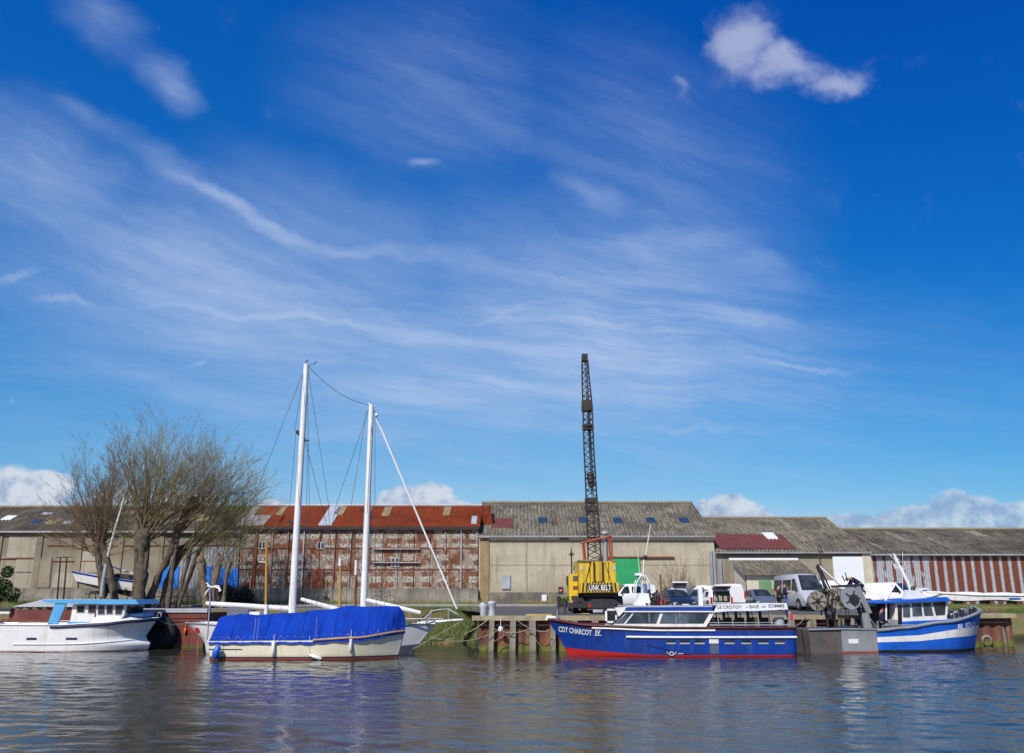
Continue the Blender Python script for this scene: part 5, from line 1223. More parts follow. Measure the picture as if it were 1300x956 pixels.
# bollards and small quay furniture
mb=MB(); mb.path([(0,0,0),(0,0,.12),(0,0,.55),(0,0,.62),(0,0,.72),(0,0,.78)],[.22,.19,.19,.24,.24,.1],12)
p=at(624.5,777,47.9); one('bollard','tall white painted bollard on the corner of the quay','bollard',mb,'pale_sheet',(p.x,47.95,1.78))
mb=MB(); mb.path([(0,0,0),(0,0,.45),(.02,0,.6),(.05,0,.66)],[.17,.2,.24,.12],10); mb.ball((-.12,0,.5),(.14,.1,.1))
p=at(614,777,47.9); one('bollard','shorter rounded white bollard at the very edge of the quay corner','bollard',mb,'pale_sheet',(p.x,47.8,1.78))
mb=MB(); mb.ball((0,0,0),(.13,.1,.16)); mb.path([(0,0,.1),(0,.05,.6)],.015); p=at(635.5,799,47); one('float','small white float hanging under the quay cap','float',mb,'white_paint',p)
mb=MB(); mb.box(-.7,.7,-.1,.1,0,.09); p=at(684,780,48.6); one('kerb_block','yellow painted timber kerb block on the quay edge','kerb',mb,'yellow_box',(p.x,48.4,1.78))
# ------------------------------------------------------------------ crane
def crane():
    YC=53.0; F=Frame(758,YC,ground(YC),0,775)
    t=thing('mobile_crane','yellow truck crane with a tall black lattice boom and LINK BELT on its counterweight','crane',F.O)
    X=lambda px,py=760,d=0:F.P(px,py,d)[0]; Z=lambda py,d=0:F.P(758,py,d)[1]
    # carrier
    mb=MB(); mb.box(X(737),X(782),-1.0,5.0,Z(773),Z(763)); mb.box(X(731),X(787),-.6,5,Z(764),Z(759)); mb.build('carrier','dark_steel',t)
    mb=MB(); mb.prism([(X(744),Z(772)),(X(743),Z(766)),(X(749),Z(760.5)),(X(776),Z(760.5)),(X(786),Z(766)),(X(785),Z(772))],-1.3,-1.0); mb.build('rear_frame','dark_steel',t)
    mb=MB(); mb.box(X(706),X(744),-1.15,-.85,Z(771),Z(765)); mb.box(X(706),X(712),-1.2,-.8,Z(768),Z(763.5)); ou=mb.build('outrigger_beam','dark_steel',t)
    for px in(707.5,715.5):
        mb=MB(); mb.box(X(px-1),X(px+1.1),-1.25,-1.12,0,Z(758.5)); mb.box(X(px-2.5),X(px+2.5),-1.35,-1.0,0,.06); mb.build('outrigger_leg','dark_steel',ou)
    for sx,dy in((730,-.1),(786,-.1),(730,1.3),(786,1.3),(730,3.8),(786,3.8),(740.5,-.3),(775.5,-.3)):
        mb=MB(); mb.disc((X(sx),dy,.5),.5,.3,'x',20); w=mb.build('wheel','black_rubber',t); mb=MB(); mb.disc((X(sx),dy,.5),.27,.34,'x',14); mb.build('rim','grey_steel',w)
    for px in(746,783):
        mb=MB(); mb.box(X(px-1.5),X(px+1.5),-1.34,-1.3,Z(770.5),Z(766.5)); mb.build('tail_light','light_red',t)
    mb=MB(); mb.box(X(750),X(762),-1.33,-1.29,Z(777),Z(773.5)); mb.build('plate','pale_sheet',t)
    mb=MB(); mb.box(X(735),X(745),-1.7,-1.2,0,Z(778)); mb.build('support_block','yellow_box',t)
    # turntable and house
    mb=MB(); mb.disc((X(760),.8,Z(756.5)),1.15,.34,'z',24); mb.box(X(742),X(783),-.9,2.4,Z(758),Z(753)); mb.build('turntable','iron_black',t)
    mb=MB(); mb.box(X(734.5),X(780.5),-.9,3.2,Z(753),Z(713.5)); hs=mb.build('engine_house','crane_yellow',t)
    mb=MB(); mb.box(X(733.8),X(749),-1.0,.6,Z(713.5),Z(711.5)); mb.box(X(776),X(781),-.95,.2,Z(714),Z(712)); mb.build('house_top','lichen',hs)
    for px in(747.5,753,763.5,771): 
        mb=MB(); mb.box(X(px),X(px)+.035,-.93,-.89,Z(740),Z(714)); mb.build('door_seam','hazard_black',hs)
    for a,b_ in ((752.5,752.5),(763.3,763.3)):
        mb=MB(); mb.box(X(a-.45),X(a+.45),-1.1,-.95,Z(740),Z(712)); mb.build('lifting_bar','boom_steel',hs)
    for a,b_ in(((749,714),(742,740)),((766,714),(775,740))):
        mb=MB(); mb.tube((X(a[0]),-.96,Z(a[1])),(X(b_[0]),-.96,Z(b_[1])),.018); mb.build('tie_rod','boom_steel',hs)
    for a in(735.5,776.5):
        mb=MB(); mb.box(X(a),X(a+4),-.93,-.89,Z(724),Z(720)); mb.build('white_plate','pale_sheet',hs)
    # counterweight with hazard stripes
    cw=[(X(735.5),Z(752.5)),(X(735.2),Z(740)),(X(782.3),Z(740)),(X(783),Z(752))]
    mb=MB(); mb.prism(cw,-1.35,-.85); c=mb.build('counterweight','crane_yellow',t)
    mb=MB(); yf=-1.36; zb,zt=Z(752),Z(740.2)
    def para(x0,w,z0,z1,slant,mi=0): mb.add([(x0,yf,z0),(x0+w,yf,z0),(x0+w+slant*(z1-z0),yf,z1),(x0+slant*(z1-z0),yf,z1)],[(0,1,2,3)],mi)
    for k in range(2): para(X(736.5+k*4.6),.1,zb,zt,.12)
    for k in range(2): para(X(773.5+k*4.6),.1,zb,zt,-.12)
    for k in range(8):
        para(X(745+k*3.7),.085,zb,zb+.1,.3); para(X(745+k*3.7),.085,zt-.1,zt,.3)
    mb.add([(X(744.5),yf-.003,zb+.1),(X(774.3),yf-.003,zb+.1),(X(774.3),yf-.003,zt-.1),(X(744.5),yf-.003,zt-.1)],[(0,1,2,3)])
    mb.build('hazard_stripes','hazard_black',c,recalc=False)
    lettering('LINK BELT','lettering_white',c,X(745.8),X(773),Z(749.6),Z(743.0),lambda x,z:yf-.012,bold=.012)
    mb=MB(); mb.box(X(750),X(766),-1.1,-.9,Z(740.2),Z(738.5)); mb.build('ledge','maroon',c)
    # operator cab, left
    mb=MB(); mb.prism([(X(723),Z(757)),(X(722.5),Z(733)),(X(725),Z(728.3)),(X(734),Z(728.3)),(X(734),Z(757))],.2,2.2); cb=mb.build('cab','crane_yellow',t)
    mb=MB(); mb.box(X(728),X(733.5),.15,.21,Z(737),Z(731)); mb.build('window','glass_blue',cb)
    mb=MB(); mb.box(X(728),X(733.5),.15,.21,Z(748),Z(744)); mb.build('step','rust',cb)
    mb=MB(); mb.box(X(721.5),X(722.5),.6,1.8,Z(742),Z(731)); mb.build('mirror','iron_black',cb)
    mb=MB(); mb.path([(X(724),.1,Z(757)),(X(725.5),.1,Z(764)),(X(725),.1,Z(765.5))],.09); mb.build('ladder','crane_yellow',cb)
    # red gantry frame
    mb=MB()
    P=lambda px,py,d=.6:(F.P(px,py,d)[0],d,F.P(px,py,d)[1])
    mb.tube(P(739.5,690),P(742,712),.07,5); mb.tube(P(741.5,689),P(744,712),.04,5); mb.tube(P(773,683),P(774.5,712),.06,5); mb.tube(P(776,681),P(777,712),.06,5); mb.tube(P(737.5,689.5),P(776.5,680.5),.07,5)
    mb.build('a_frame','gantry_red',t)
    mb=MB(); mb.tube(P(768.5,712,.9),P(768.5,683,.9),.17,10); mb.ball(P(768,677,.9),(.28,.2,.16)); mb.build('exhaust','grey_steel',t)
    # lattice boom
    B=[(746.6,764.2,712),(746.4,762.6,700),(745.6,761,672),(743.6,757.2,620),(741.4,754,570),(739.8,751.9,515),(739.0,748.2,480),(738.7,746.4,458)]
    def cen(py):
        for (a,b_,y),(a2,b2,y2) in zip(B,B[1:]):
            if y2<=py<=y: q=(y-py)/(y-y2); return a+(a2-a)*q,b_+(b2-b_)*q
        return B[-1][0],B[-1][1]
    def Yd(py): return .6+(712-py)/262*1.8
    def cor(py,k):
        l,r=cen(py); d=Yd(py); wpx=(r-l)/21.0
        dep=wpx*.9
        return [P(l,py,d),P(r,py,d),P(r-.3,py,d+dep),P(l+.3,py,d+dep)][k]
    mb=MB(); lv=[712-i*(254/34) for i in range(35)]
    for k in range(4): mb.path([cor(y,k) for y in lv],.045,5)
    for i in range(34):
        a,b_=lv[i],lv[i+1]
        for k in range(4):
            q=(k+1)%4
            if i%2: mb.tube(cor(a,k),cor(b_,q),.024,4)
            else: mb.tube(cor(a,q),cor(b_,k),.024,4)
            if i%4==0: mb.tube(cor(a,k),cor(a,q),.03,4)
    bo=mb.build('boom','boom_steel',t)
    for y0,y1 in ((521,509),(541,538),(545,543),(511,507.5),(638,632),(649,642)):
        mb=MB(); l,r=cen(y1); d=Yd(y1); w=(r-l)/21
        a=P(l-.6,y0,d); c2=P(r+.6,y1,d); mb.box(a[0],c2[0],d-.05,d+w*.9+.05,a[2],c2[2]); mb.build('boom_joint','boom_steel',bo)
    mb=MB(); a=P(738.8,458,Yd(458)); mb.box(a[0],P(746.2,458,Yd(458))[0],Yd(458)-.1,Yd(458)+.4,a[2],P(740,449.5,Yd(458))[2]); mb.disc((P(742.5,453,2)[0],Yd(458)+.1,P(742,453,Yd(458))[2]),.22,.3,'x'); mb.build('boom_head','boom_steel',bo)
    mb=MB(); 
    for y,w in ((603,.3),(607,.34),(612,.3),(617,.2),(622,.12)): q=P(749.5+(y-603)*.1,y,Yd(y)+.2); mb.ball(q,(w*.8,.2,w*.7))
    mb.box(P(748,616,Yd(616))[0],P(756,616,Yd(616))[0],Yd(616)+.1,Yd(616)+.4,P(748,617,Yd(616))[2],P(748,611,Yd(616))[2]); mb.build('hook_block','iron_black',bo)
    mb=MB()
    for o in(-.6,.8,2): wire(mb,P(743+o,460,Yd(458)+.3),P(751+o,600,Yd(600)+.25),.018); wire(mb,P(743+o,460,Yd(458)+.3),P(755+o,700,Yd(700)+.25),.018)
    mb.build('hoist_cable','iron_black',bo)
crane()
# ------------------------------------------------------------------ vehicles
def vehicle(name,label,px,Y,rz,prof,hw,paint,cat,wheels,side_glass,ws,rear=None,group=None,taper=.14,py=765,sc=.87,tail=False,lights=True,wr=.32,plate=True):
    """prof: (x, z_belt, z_top) stations rear to front, ws: (station a, station b) windscreen"""
    p=at(px,py,Y); t=thing(name,label,cat,(p.x,Y,ground(Y)+.01),rz,group); t.scale=(sc,sc,sc)
    zl=.28; mb=MB(); vs=[]
    n=len(prof); x0,x1=prof[0][0],prof[-1][0]
    def endk(x): 
        d=min(x-x0,x1-x); return 1-.10*max(0,1-d/.35)**2
    def ring(x,zb,zt):
        w=hw*endk(x); q=max(0,(zt-zb))/max(.01,max(b_-a for _,a,b_ in prof)); wt=w-.05-taper*q
        return [(x,w*.93,zl),(x,w,zl+.22),(x,w,zb-.1),(x,w-.04,zb),(x,wt,max(zb+.01,zt-.07)),(x,wt-.12,max(zb+.02,zt)),(x,0,max(zb+.02,zt)+.03)]
    for (x,zb,zt) in prof:
        h=ring(x,zb,zt); vs+=h+[(a,-b_,c) for a,b_,c in h[-2::-1]]
    m=13
    mb.add(vs,[(i*m+j,(i+1)*m+j,(i+1)*m+j+1,i*m+j+1) for i in range(n-1) for j in range(m-1)],0,True)
    mb.add(vs[:m],[list(range(m))]); mb.add(vs[-m:],[list(range(m-1,-1,-1))]); mb.add([vs[i*m] for i in range(n)]+[vs[i*m+m-1] for i in range(n)],[list(range(n))+list(range(2*n-1,n-1,-1))])
    body=mb.build('body',paint,t)
    zB=lin([(a,b_) for a,b_,_ in prof]); zT=lin([(a,c) for a,_,c in prof])
    def sy(x,z):
        h=ring(x,zB(x),zT(x)); q=(z-h[3][2])/max(.05,(h[4][2]-h[3][2])); return h[3][1]+(h[4][1]-h[3][1])*q
    for pts in side_glass:
        for s_ in(-1,1):
            mb=MB(); mb.add([(x,s_*(sy(x,z)+.012),z) for x,z in pts],[list(range(len(pts)))]); mb.build('window','glass_dark',t)
    def scr(a,b_,nm,k0=.06,k1=.96,off=.015):
        A,Bq=prof[a],prof[b_]; ra,rb=ring(*A),ring(*Bq)
        dx=Bq[0]-A[0]; dz=Bq[2]-A[2]; L=math.hypot(dx,dz) or 1; nx,nz=(dz/L,-dx/L)
        if nz<0 or (abs(nz)<1e-3): nx,nz=-nx,-nz
        if abs(dx)<.02: nx,nz=(1 if A[0]>0 else -1),0
        mb=MB(); pts=[]
        for q,s_ in((k0,-1),(k0,1),(k1,1),(k1,-1)):
            w=(ra[5][1]+(rb[5][1]-ra[5][1])*q)*.96; pts.append((A[0]+dx*q+nx*off,s_*w,A[2]+.03+dz*q+nz*off))
        mb.add(pts,[(0,1,2,3)]); return mb.build(nm,'glass_dark',t)
    scr(ws[0],ws[1],'windscreen')
    if rear: scr(rear[0],rear[1],'rear_window')
    for wxp in wheels:
        for s_ in(-1,1):
            mb=MB(); mb.disc((wxp,s_*(hw-.02),wr+.03),wr+.08,.06,'y',20); mb.build('wheel_arch','plastic_dark',t)
            mb=MB(); mb.disc((wxp,s_*(hw-.06),wr),wr,.2,'y',22); w=mb.build('tyre','black_rubber',t); mb=MB(); mb.disc((wxp,s_*(hw-.045),wr),wr*.6,.2,'y',16); mb.build('rim','galvanised',w)
    zb1=prof[-1][1]
    mb=MB(); mb.box(x1-.1,x1+.05,-hw*.9,hw*.9,.25,.52); mb.build('bumper','plastic_dark',t)
    mb=MB(); mb.box(x0-.05,x0+.1,-hw*.9,hw*.9,.25,.5); mb.build('bumper','plastic_dark',t)
    for s_ in(-1,1):
        mb=MB(); mb.box(x1-.18,x1+.03,s_*hw*.86-.14,s_*hw*.86+.10 if s_<0 else s_*hw*.86+.04,zb1-.22,zb1-.03); mb.build('headlight','light_clear',t)
        mb=MB(); mb.box(x0-.02,x0+.06,s_*hw*.88-.08,s_*hw*.88+.06,prof[0][1]-.3,prof[0][1]+.15); mb.build('tail_light','light_red',t)
        xm=prof[ws[0]][0]-.35; zm=prof[ws[0]][1]+.12
        mb=MB(); mb.ball((xm,s_*(hw+.08),zm),(.06,.1,.09)); mb.build('mirror','plastic_dark',t)
    mb=MB(); mb.box(x1+.02,x1+.04,-.45,.45,zb1-.24,zb1-.1); mb.build('grille','plastic_dark',t)
    mb=MB(); mb.box(x1+.05,x1+.06,-.25,.25,.36,.46); mb.build('number_plate','lettering_white',t)
    return t
bigvan=[(-3,1.35,2.25),(-2.9,1.35,2.5),(0,1.3,2.55),(1.0,1.3,2.55),(1.4,1.28,2.48),(2.25,1.24,1.30),(2.85,1.05,1.07),(3,.85,.86)]
smallvan=[(-2.1,1.1,1.7),(-2.0,1.1,1.84),(0,1.08,1.86),(.5,1.08,1.8),(1.15,1.02,1.1),(1.25,1.0,1.03),(1.9,.86,.88),(2.1,.7,.71)]
medvan=[(-2.5,1.2,1.85),(-2.4,1.2,1.98),(.6,1.15,2.0),(1.0,1.12,1.9),(1.7,1.08,1.2),(1.8,1.05,1.08),(2.3,.88,.9),(2.5,.7,.71)]
hatch=[(-1.95,.85,.9),(-1.8,.9,1.15),(-1.35,.92,1.42),(-.4,.9,1.48),(.3,.9,1.43),(1.0,.88,.93),(1.1,.87,.9),(1.75,.75,.77),(1.95,.6,.61)]
V=vehicle
V('van','tall silver and white panel van parked facing the quay behind the two standing people',1017,59.0,R(-85),bigvan,1.0,'car_silver','van',(-1.9,1.95),[[(.75,1.38),(1.95,1.35),(1.6,1.85),(1.3,2.2),(.8,2.2)],[(-.9,1.4),(.6,1.4),(.6,2.15),(-.9,2.15)],[(-2.6,1.4),(-1.2,1.4),(-1.2,2.15),(-2.6,2.15)]],(5,4),wr=.36,py=770,sc=.89)
V('van','white van parked side on in front of the big white warehouse door',1072,61,R(-20),medvan,.93,'car_white','van',(-1.6,1.6),[[(.75,1.2),(1.6,1.15),(1.15,1.7),(.8,1.75)]],(5,3),py=768,sc=.93)
V('van','small white van parked behind the wheelhouse of the blue fishing boat',1136,62.5,R(-48),[(a,b_+.12,c+.12) for a,b_,c in smallvan],.9,'car_white','van',(-1.35,1.35),[[(.2,1.22),(1.05,1.17),(.6,1.75),(.25,1.78)]],(5,3),py=765)
V('van','small white van facing left, parked behind the yellow crane',799,64.2,R(190),smallvan,.88,'car_white','van',(-1.35,1.35),[[(.2,1.12),(1.05,1.07),(.6,1.66),(.25,1.7)],[(-.75,1.14),(0,1.14),(0,1.66),(-.75,1.66)]],(5,3),py=765,sc=.86)
V('car','grey hatchback parked nose on beside the small cream shed',964,60.5,R(-86),hatch,.84,'car_grey','car',(-1.25,1.3),[[(-1.2,.96),(-.3,.96),(-.3,1.36),(-1.1,1.33)],[(-.2,.96),(.75,.94),(.2,1.34),(-.2,1.36)]],(5,4),py=765)
V('car','dark blue hatchback parked nose on next to the open tailgate car',858,58.5,R(-80),hatch,.84,'car_navy','car',(-1.25,1.3),[[(-1.2,.96),(-.3,.96),(-.3,1.36),(-1.1,1.33)],[(-.2,.96),(.75,.94),(.2,1.34),(-.2,1.36)]],(5,4),py=765)
V('car','blue grey estate car parked side on behind the passenger boat roof',882,60.8,R(182),[(a*1.02,b_,c) for a,b_,c in hatch],.84,'car_bluegrey','car',(-1.25,1.3),[[(-1.5,.96),(-.35,.96),(-.35,1.38),(-1.3,1.33)],[(-.25,.96),(.75,.94),(.2,1.36),(-.25,1.38)]],(5,4),py=765)
V('car','white car mostly hidden behind the blue grey estate',888,64.5,R(186),[(a,b_+.1,c+.25) for a,b_,c in hatch],.84,'car_white','car',(-1.25,1.3),[[(-.2,1.1),(.75,1.06),(.2,1.55),(-.2,1.58)]],(5,4),py=765)
tv=V('van','white van seen from behind with red tail lights, next to the raised tailgate',921.5,60.5,R(96),smallvan,.88,'car_white','van',(-1.35,1.35),[[(.2,1.12),(1.05,1.07),(.6,1.66),(.25,1.7)]],(5,3),py=765)
ht=V('car','white estate car seen from behind with its tailgate raised and boot full',907,58.2,R(92),[(-2.0,.8,.9),(-1.95,.9,1.35),(-1.8,.92,1.5)]+hatch[3:],.84,'car_white','car',(-1.25,1.3),[[(-1.2,.96),(-.3,.96),(-.3,1.36),(-1.1,1.33)]],(6,4),py=765)
mb=MB(); mb.box(-2.03,-2.0,-.62,.62,.62,1.36); bt=mb.build('boot_opening','plastic_dark',ht)
mb=MB(); random.seed(5)
for k in range(9): 
    y=-.5+k*.12; mb.box(-2.12,-2.04,y,y+.1,.68,.68+random.uniform(.12,.4),k%3)
mb.build('luggage',['cloth_navy','yellow_box','pale_sheet'],bt)
mb=MB(); mb.prism([(-1.75,1.5),(-2.65,1.72),(-2.65,1.82),(-1.75,1.6)],-.64,.64); tg=mb.build('tailgate','car_white',ht)
mb=MB(); mb.prism([(-1.95,1.49),(-2.5,1.63),(-2.5,1.66),(-1.95,1.52)],-.5,.5); mb.build('pane','glass_dark',tg)
mb=MB()
for s_ in(-1,1): mb.tube((-1.9,s_*.6,1.2),(-2.3,s_*.6,1.66),.02)
mb.build('gas_strut','iron_black',tg)
# raised rear hatch of another car seen over the dark blue one
p=at(855,745,61.5)
hb=V('car','pale car behind the dark blue hatchback with its boot lid up',856,62.3,R(93),[(-2.0,.8,.9),(-1.95,.9,1.35),(-1.8,.92,1.5)]+hatch[3:],.80,'car_silver','car',(-1.25,1.3),[[(-1.2,.96),(-.3,.96),(-.3,1.36),(-1.1,1.33)]],(6,4),py=765)
mb=MB(); mb.prism([(-1.75,1.5),(-2.2,1.95),(-2.2,2.02),(-1.75,1.57)],-.62,-.52); mb.prism([(-1.75,1.5),(-2.2,1.95),(-2.2,2.02),(-1.75,1.57)],.52,.62); mb.box(-2.24,-2.16,-.62,.62,1.93,2.03); mb.box(-1.8,-1.72,-.62,.62,1.48,1.6); hl=mb.build('boot_lid','car_white',hb)
mb=MB(); mb.prism([(-1.8,1.55),(-2.18,1.94),(-2.18,1.95),(-1.8,1.56)],-.52,.52); mb.build('pane','glass_blue',hl)
mb=MB(); mb.box(-2.21,-2.17,.42,.5,1.8,1.9); mb.build('brake_light','light_red',hl)
# ------------------------------------------------------------------ long white boat on stands by the striped warehouse
def longboat():
    F=Frame(1178,65.0,ground(65),0,757); d=0
    t=thing('rowing_boat','very long white slender boat lying on trestles along the striped warehouse','boat',F.O)
    X=lambda px,py=757:F.P(px,py,-.8)[0]; Z=lambda py:F.P(1200,py,-.8)[1]
    mb=MB(); x0,x1=X(1176),X(1340); n=30; vs=[]
    for i in range(n+1):
        q=i/n; x=x0+(x1-x0)*q; w=.8*min(1,(q*5+.35)); zt=Z(751)-.15*q+.04*math.sin(q*23); zb=Z(763.5)+.05*math.sin(q*15)
        for (yy,f) in ((-1,0),(-1.02,.45),(-.98,.88),(0,1),(.98,.88),(1.02,.45),(1,0)): vs.append((x,w*yy,zt-(zt-zb)*f))
    mb.add(vs,[(i*7+j,(i+1)*7+j,(i+1)*7+j+1,i*7+j+1) for i in range(n) for j in range(6)],0,False); mb.add(vs[:7],[list(range(7))]); mb.add([v for k in range(n+1) for v in(vs[k*7],vs[k*7+6])],[(2*i,2*i+2,2*i+3,2*i+1) for i in range(n)])
    mb.build('hull','white_hull',t)
    mb=MB(); mb.path([(X(1176),-.84,Z(752)),(X(1240),-.86,Z(755.5)),(X(1340),-.86,Z(756.5))],.05); mb.build('rubbing_strake','white_paint',t)
    mb=MB(); z=Z(760)
    mb.add([(X(1278),-.87,Z(760.4)),(X(1296),-.87,Z(760.4)),(X(1293),-.87,Z(758.8)),(X(1281),-.87,Z(759))],[(0,1,2,3)]); mb.add([(X(1291),-.87,Z(756.6)),(X(1330),-.87,Z(756.4)),(X(1330),-.87,Z(755.4))],[(0,1,2)]); mb.build('blue_stripe','bright_blue',t)
    for px in(1190,1222,1256,1290): 
        mb=MB(); mb.box(X(px),X(px)+.12,-.6,.6,0,Z(762)); mb.build('trestle','iron_black',t)
longboat()
# ------------------------------------------------------------------ small sailing boat ashore on the left
def dinghy():
    th=R(-4); F=Frame(92,63.0,ground(63),th,735); D=-.9
    t=thing('sailing_dinghy','small white sailing boat with a blue gunwale propped ashore behind the trees','sailing boat',F.O,th)
    X=lambda px,py=735,d=D:F.P(px,py,d)[0]; Z=lambda py,px=130,d=D:F.P(px,py,d)[1]
    L=X(172,742); 
    xs=lambda z:L; xb=lin([(Z(748),X(101,748,0)),(Z(726),X(91.5,726,0))])
    sheer=lin([(0,Z(738,172)),(.5,Z(732,135)),(1,Z(725,92,0))])
    zb=lambda u:sheer(u)-.95+.1*u
    H=Hull(xs,xb,sheer,Z(752),.95,[(sheer,1),(lambda u:sheer(u)-.14,0),(lambda u:sheer(u)-.70,2),(lambda u:sheer(u)-1.15+.35*u,2)],p_top=2.2,p_bot=1.6,flare=.6,stern=.8,umid=.35)
    H.build(t,['white_hull','tarp_blue','iron_black'],deckmat='white_paint',n=24)
    mb=MB(); mb.prism([(X(140),Z(733)),(X(142),Z(728)),(X(158),Z(730)),(X(162),Z(736))],-.5,.5); mb.build('cabin','plastic_dark',t)
    G=lambda px,py,d=0:(F.P(px,py,d)[0],d,F.P(px,py,d)[1])
    mb=MB(); mb.path([G(129,757,-2.4),G(131,738,-2.4),G(135,716,-2.4)],.14,8); mb.build('prop_post','galvanised',t)
    mb=MB(); mb.path([G(135,716,-1.2),G(137,705,-1.4),G(146,672,-1.8),G(154,645,-2.2),G(163,612,-2.6)],[.09,.09,.085,.075,.05],7); mb.build('mast','white_paint',t)
    mb=MB(); mb.path([G(141,719),G(155,724),G(172,729)],.06,7); mb.path([G(110,732),G(110,722),G(104,720)],.02); mb.build('boom','white_paint',t)
    mb=MB(); mb.box(X(134),X(139),D-.1,D,Z(757),Z(741)); mb.build('blue_cloth','tarp_blue',t)
    mb=MB()
    for px in(120,160): mb.path([(X(px-4),D+.3,0),(X(px),0,Z(750)),(X(px+4),-D-.3,0)],.05); 
    mb.box(X(108),X(170),-.12,.12,Z(753),Z(750)); mb.build('cradle','iron_black',t)
dinghy()
# ------------------------------------------------------------------ trees
def branchy(mb,p,d,L,r,depth,mi,up=.15,seg=6,spread=.5,kids=9,n=4):
    d=Vector(d).normalized(); pts=[Vector(p)]; cur=d.copy()
    for i in range(seg):
        cur=(cur+Vector((random.gauss(0,.10),random.gauss(0,.10),up*.45+random.gauss(0,.07)))).normalized(); pts.append(pts[-1]+cur*L/seg)
    rad=[r*(1-.82*i/seg) for i in range(seg+1)]
    mb.path(pts,rad,n,mi if not callable(mi) else mi(),cap=False)
    if depth<=0: return
    for k in range(kids):
        q=random.uniform(.18,1.0); i=min(seg-1,int(q*seg)); f=q*seg-i; b_=pts[i].lerp(pts[i+1],f); dd=(pts[i+1]-pts[i]).normalized()
        side=Vector((random.gauss(0,1),random.gauss(0,1),random.gauss(0,.5))); side-=dd*side.dot(dd); side.normalize()
        nd=dd+side*random.uniform(.35,spread*1.9); nl=L*random.uniform(.25,.5)*(1.15-.4*q)
        branchy(mb,b_,nd,nl,max(.0088,rad[i]*.5),depth-1,mi,up,3 if depth==1 else 4,spread,max(3,int(kids*.62)),3)
def tree(label,trunks,heads,Y,barkm,twigm,group=None,seed=1):
    random.seed(seed)
    base=at(*trunks[0][0][:2],Y); t=thing('bare_tree',label,'tree',(base.x,Y,ground(Y)),0,group); O=Vector((base.x,Y,ground(Y)))
    mb=MB()
    for pts in trunks:
        P_=[]; Rr=[]
        for i,(px,py,w) in enumerate(pts):
            p=at(px,py,Y)-O
            if i==0: p.z=-.1
            P_.append(p); Rr.append(w/2/18.0)
        fine=[];fr=[]
        for i in range(len(P_)-1):
            for k in range(4):
                q=k/4; fine.append(P_[i].lerp(P_[i+1],q)+Vector((random.gauss(0,.02),random.gauss(0,.02),0))); fr.append((Rr[i]+(Rr[i+1]-Rr[i])*q)*random.uniform(.84,1.2))
        fine.append(P_[-1]); fr.append(Rr[-1]*1.1); up=(P_[-1]-P_[-2]).normalized(); fine.append(P_[-1]+up*Rr[-1]*.9); fr.append(Rr[-1]*.55)
        o0=len(mb.v); mb.path(fine,fr,11)
        for i in range(o0,len(mb.v)):
            v_=Vector(mb.v[i]); mb.v[i]=tuple(v_+Vector((mnoise.noise(v_*4),mnoise.noise(v_*4+Vector((9,0,0))),0))*.10)
    tr=mb.build('trunk',barkm,t)
    mb=MB(); nm=len(twigm)
    for h in heads:
        px,py,cnt,L,a0,a1,r=h[:7]; c=at(px,py,Y)-O; kids=h[7] if len(h)>7 else 9; ysp=h[8] if len(h)>8 else .5
        for k in range(int(cnt*1.05)):
            a=R(a0+(a1-a0)*((k+random.random())/cnt)); dy=random.uniform(-ysp,ysp)
            d=Vector((math.cos(a),dy*math.sin(max(.3,a)) ,math.sin(a)))
            LL=L*random.uniform(.66,1.0)
            branchy(mb,c+Vector((random.uniform(-.25,.25),random.uniform(-.2,.2),random.uniform(-.9,.15))),d,LL,r*random.uniform(.4,.8),2,lambda:random.randrange(nm),up=.12,kids=kids)
    mb.build('crown',twigm,t,recalc=False)
tree('leafless pollard tree with reddish twigs and two crossed trunks, leftmost of the trees',[[(132,768,9),(129,735,8),(124,700,7),(127,684,9)],[(148,768,9),(142,735,8),(132,700,8),(128,682,10)]],[(127,686,32,6.5,56,122,.07,12),(124,690,18,5.0,112,175,.05,11),(132,690,6,3.2,5,50,.05,9)],61.5,'bark',['twig_red','twig_red','twig_olive'],seed=3)
tree('largest leafless pollard tree with a thick upright trunk behind the workboat bow',[[(176,772,15),(178,740,13),(181,700,13),(184,678,19)],[(184,680,9),(192,664,7)],[(181,680,9),(175,664,7)]],[(184,676,32,7.9,56,106,.085,13),(188,676,17,7.3,28,60,.07,13),(180,680,9,4.0,105,165,.05,10)],61.0,'bark',['twig_olive','twig_olive','twig_yellow','twig_red'],seed=11)
tree('leafless tree leaning right with a broken stump top, between the two upright pollards',[[(185,773,9),(200,735,8),(218,697,8),(228,668,8),(240,642,8),(246,634,9)],[(220,695,6),(226,680,5)]],[(229,668,15,6.8,38,75,.06,12),(241,645,9,4.2,25,85,.04,9),(222,690,6,3.6,95,150,.04,8)],61.8,'bark',['twig_olive','twig_red'],seed=21)
tree('leafless leaning tree whose twigs spread over the rusty roof',[[(203,772,7),(212,738,7),(226,706,9),(232,696,9)],[(230,700,5),(245,688,4),(262,672,3)],[(231,698,5),(255,694,4),(275,680,2)]],[(232,697,17,7.9,24,58,.06,12),(262,673,10,5.6,35,80,.04,11),(246,688,8,4.0,0,40,.035,9)],62.4,'bark',['twig_olive','twig_yellow'],seed=31)
tree('slim pale leafless pollard with a cut top in front of the grey corrugated panel',[[(262,773,8),(259,745,7),(256,722,9),(255,711,11)]],[(256,714,9,2.4,50,140,.02,7)],62.0,'bark_pale',['twig_olive'],seed=41)
tree('pair of thin pale leafless trunks in front of the blue wall panels',[[(269,773,5),(272,745,5),(278,715,6),(279,706,5)],[(281,773,6),(286,745,5),(292,712,5)]],[(279,708,10,5.0,35,110,.04,11),(292,714,10,5.4,40,95,.04,11)],62.6,'bark_pale',['twig_olive','twig_yellow'],seed=51)
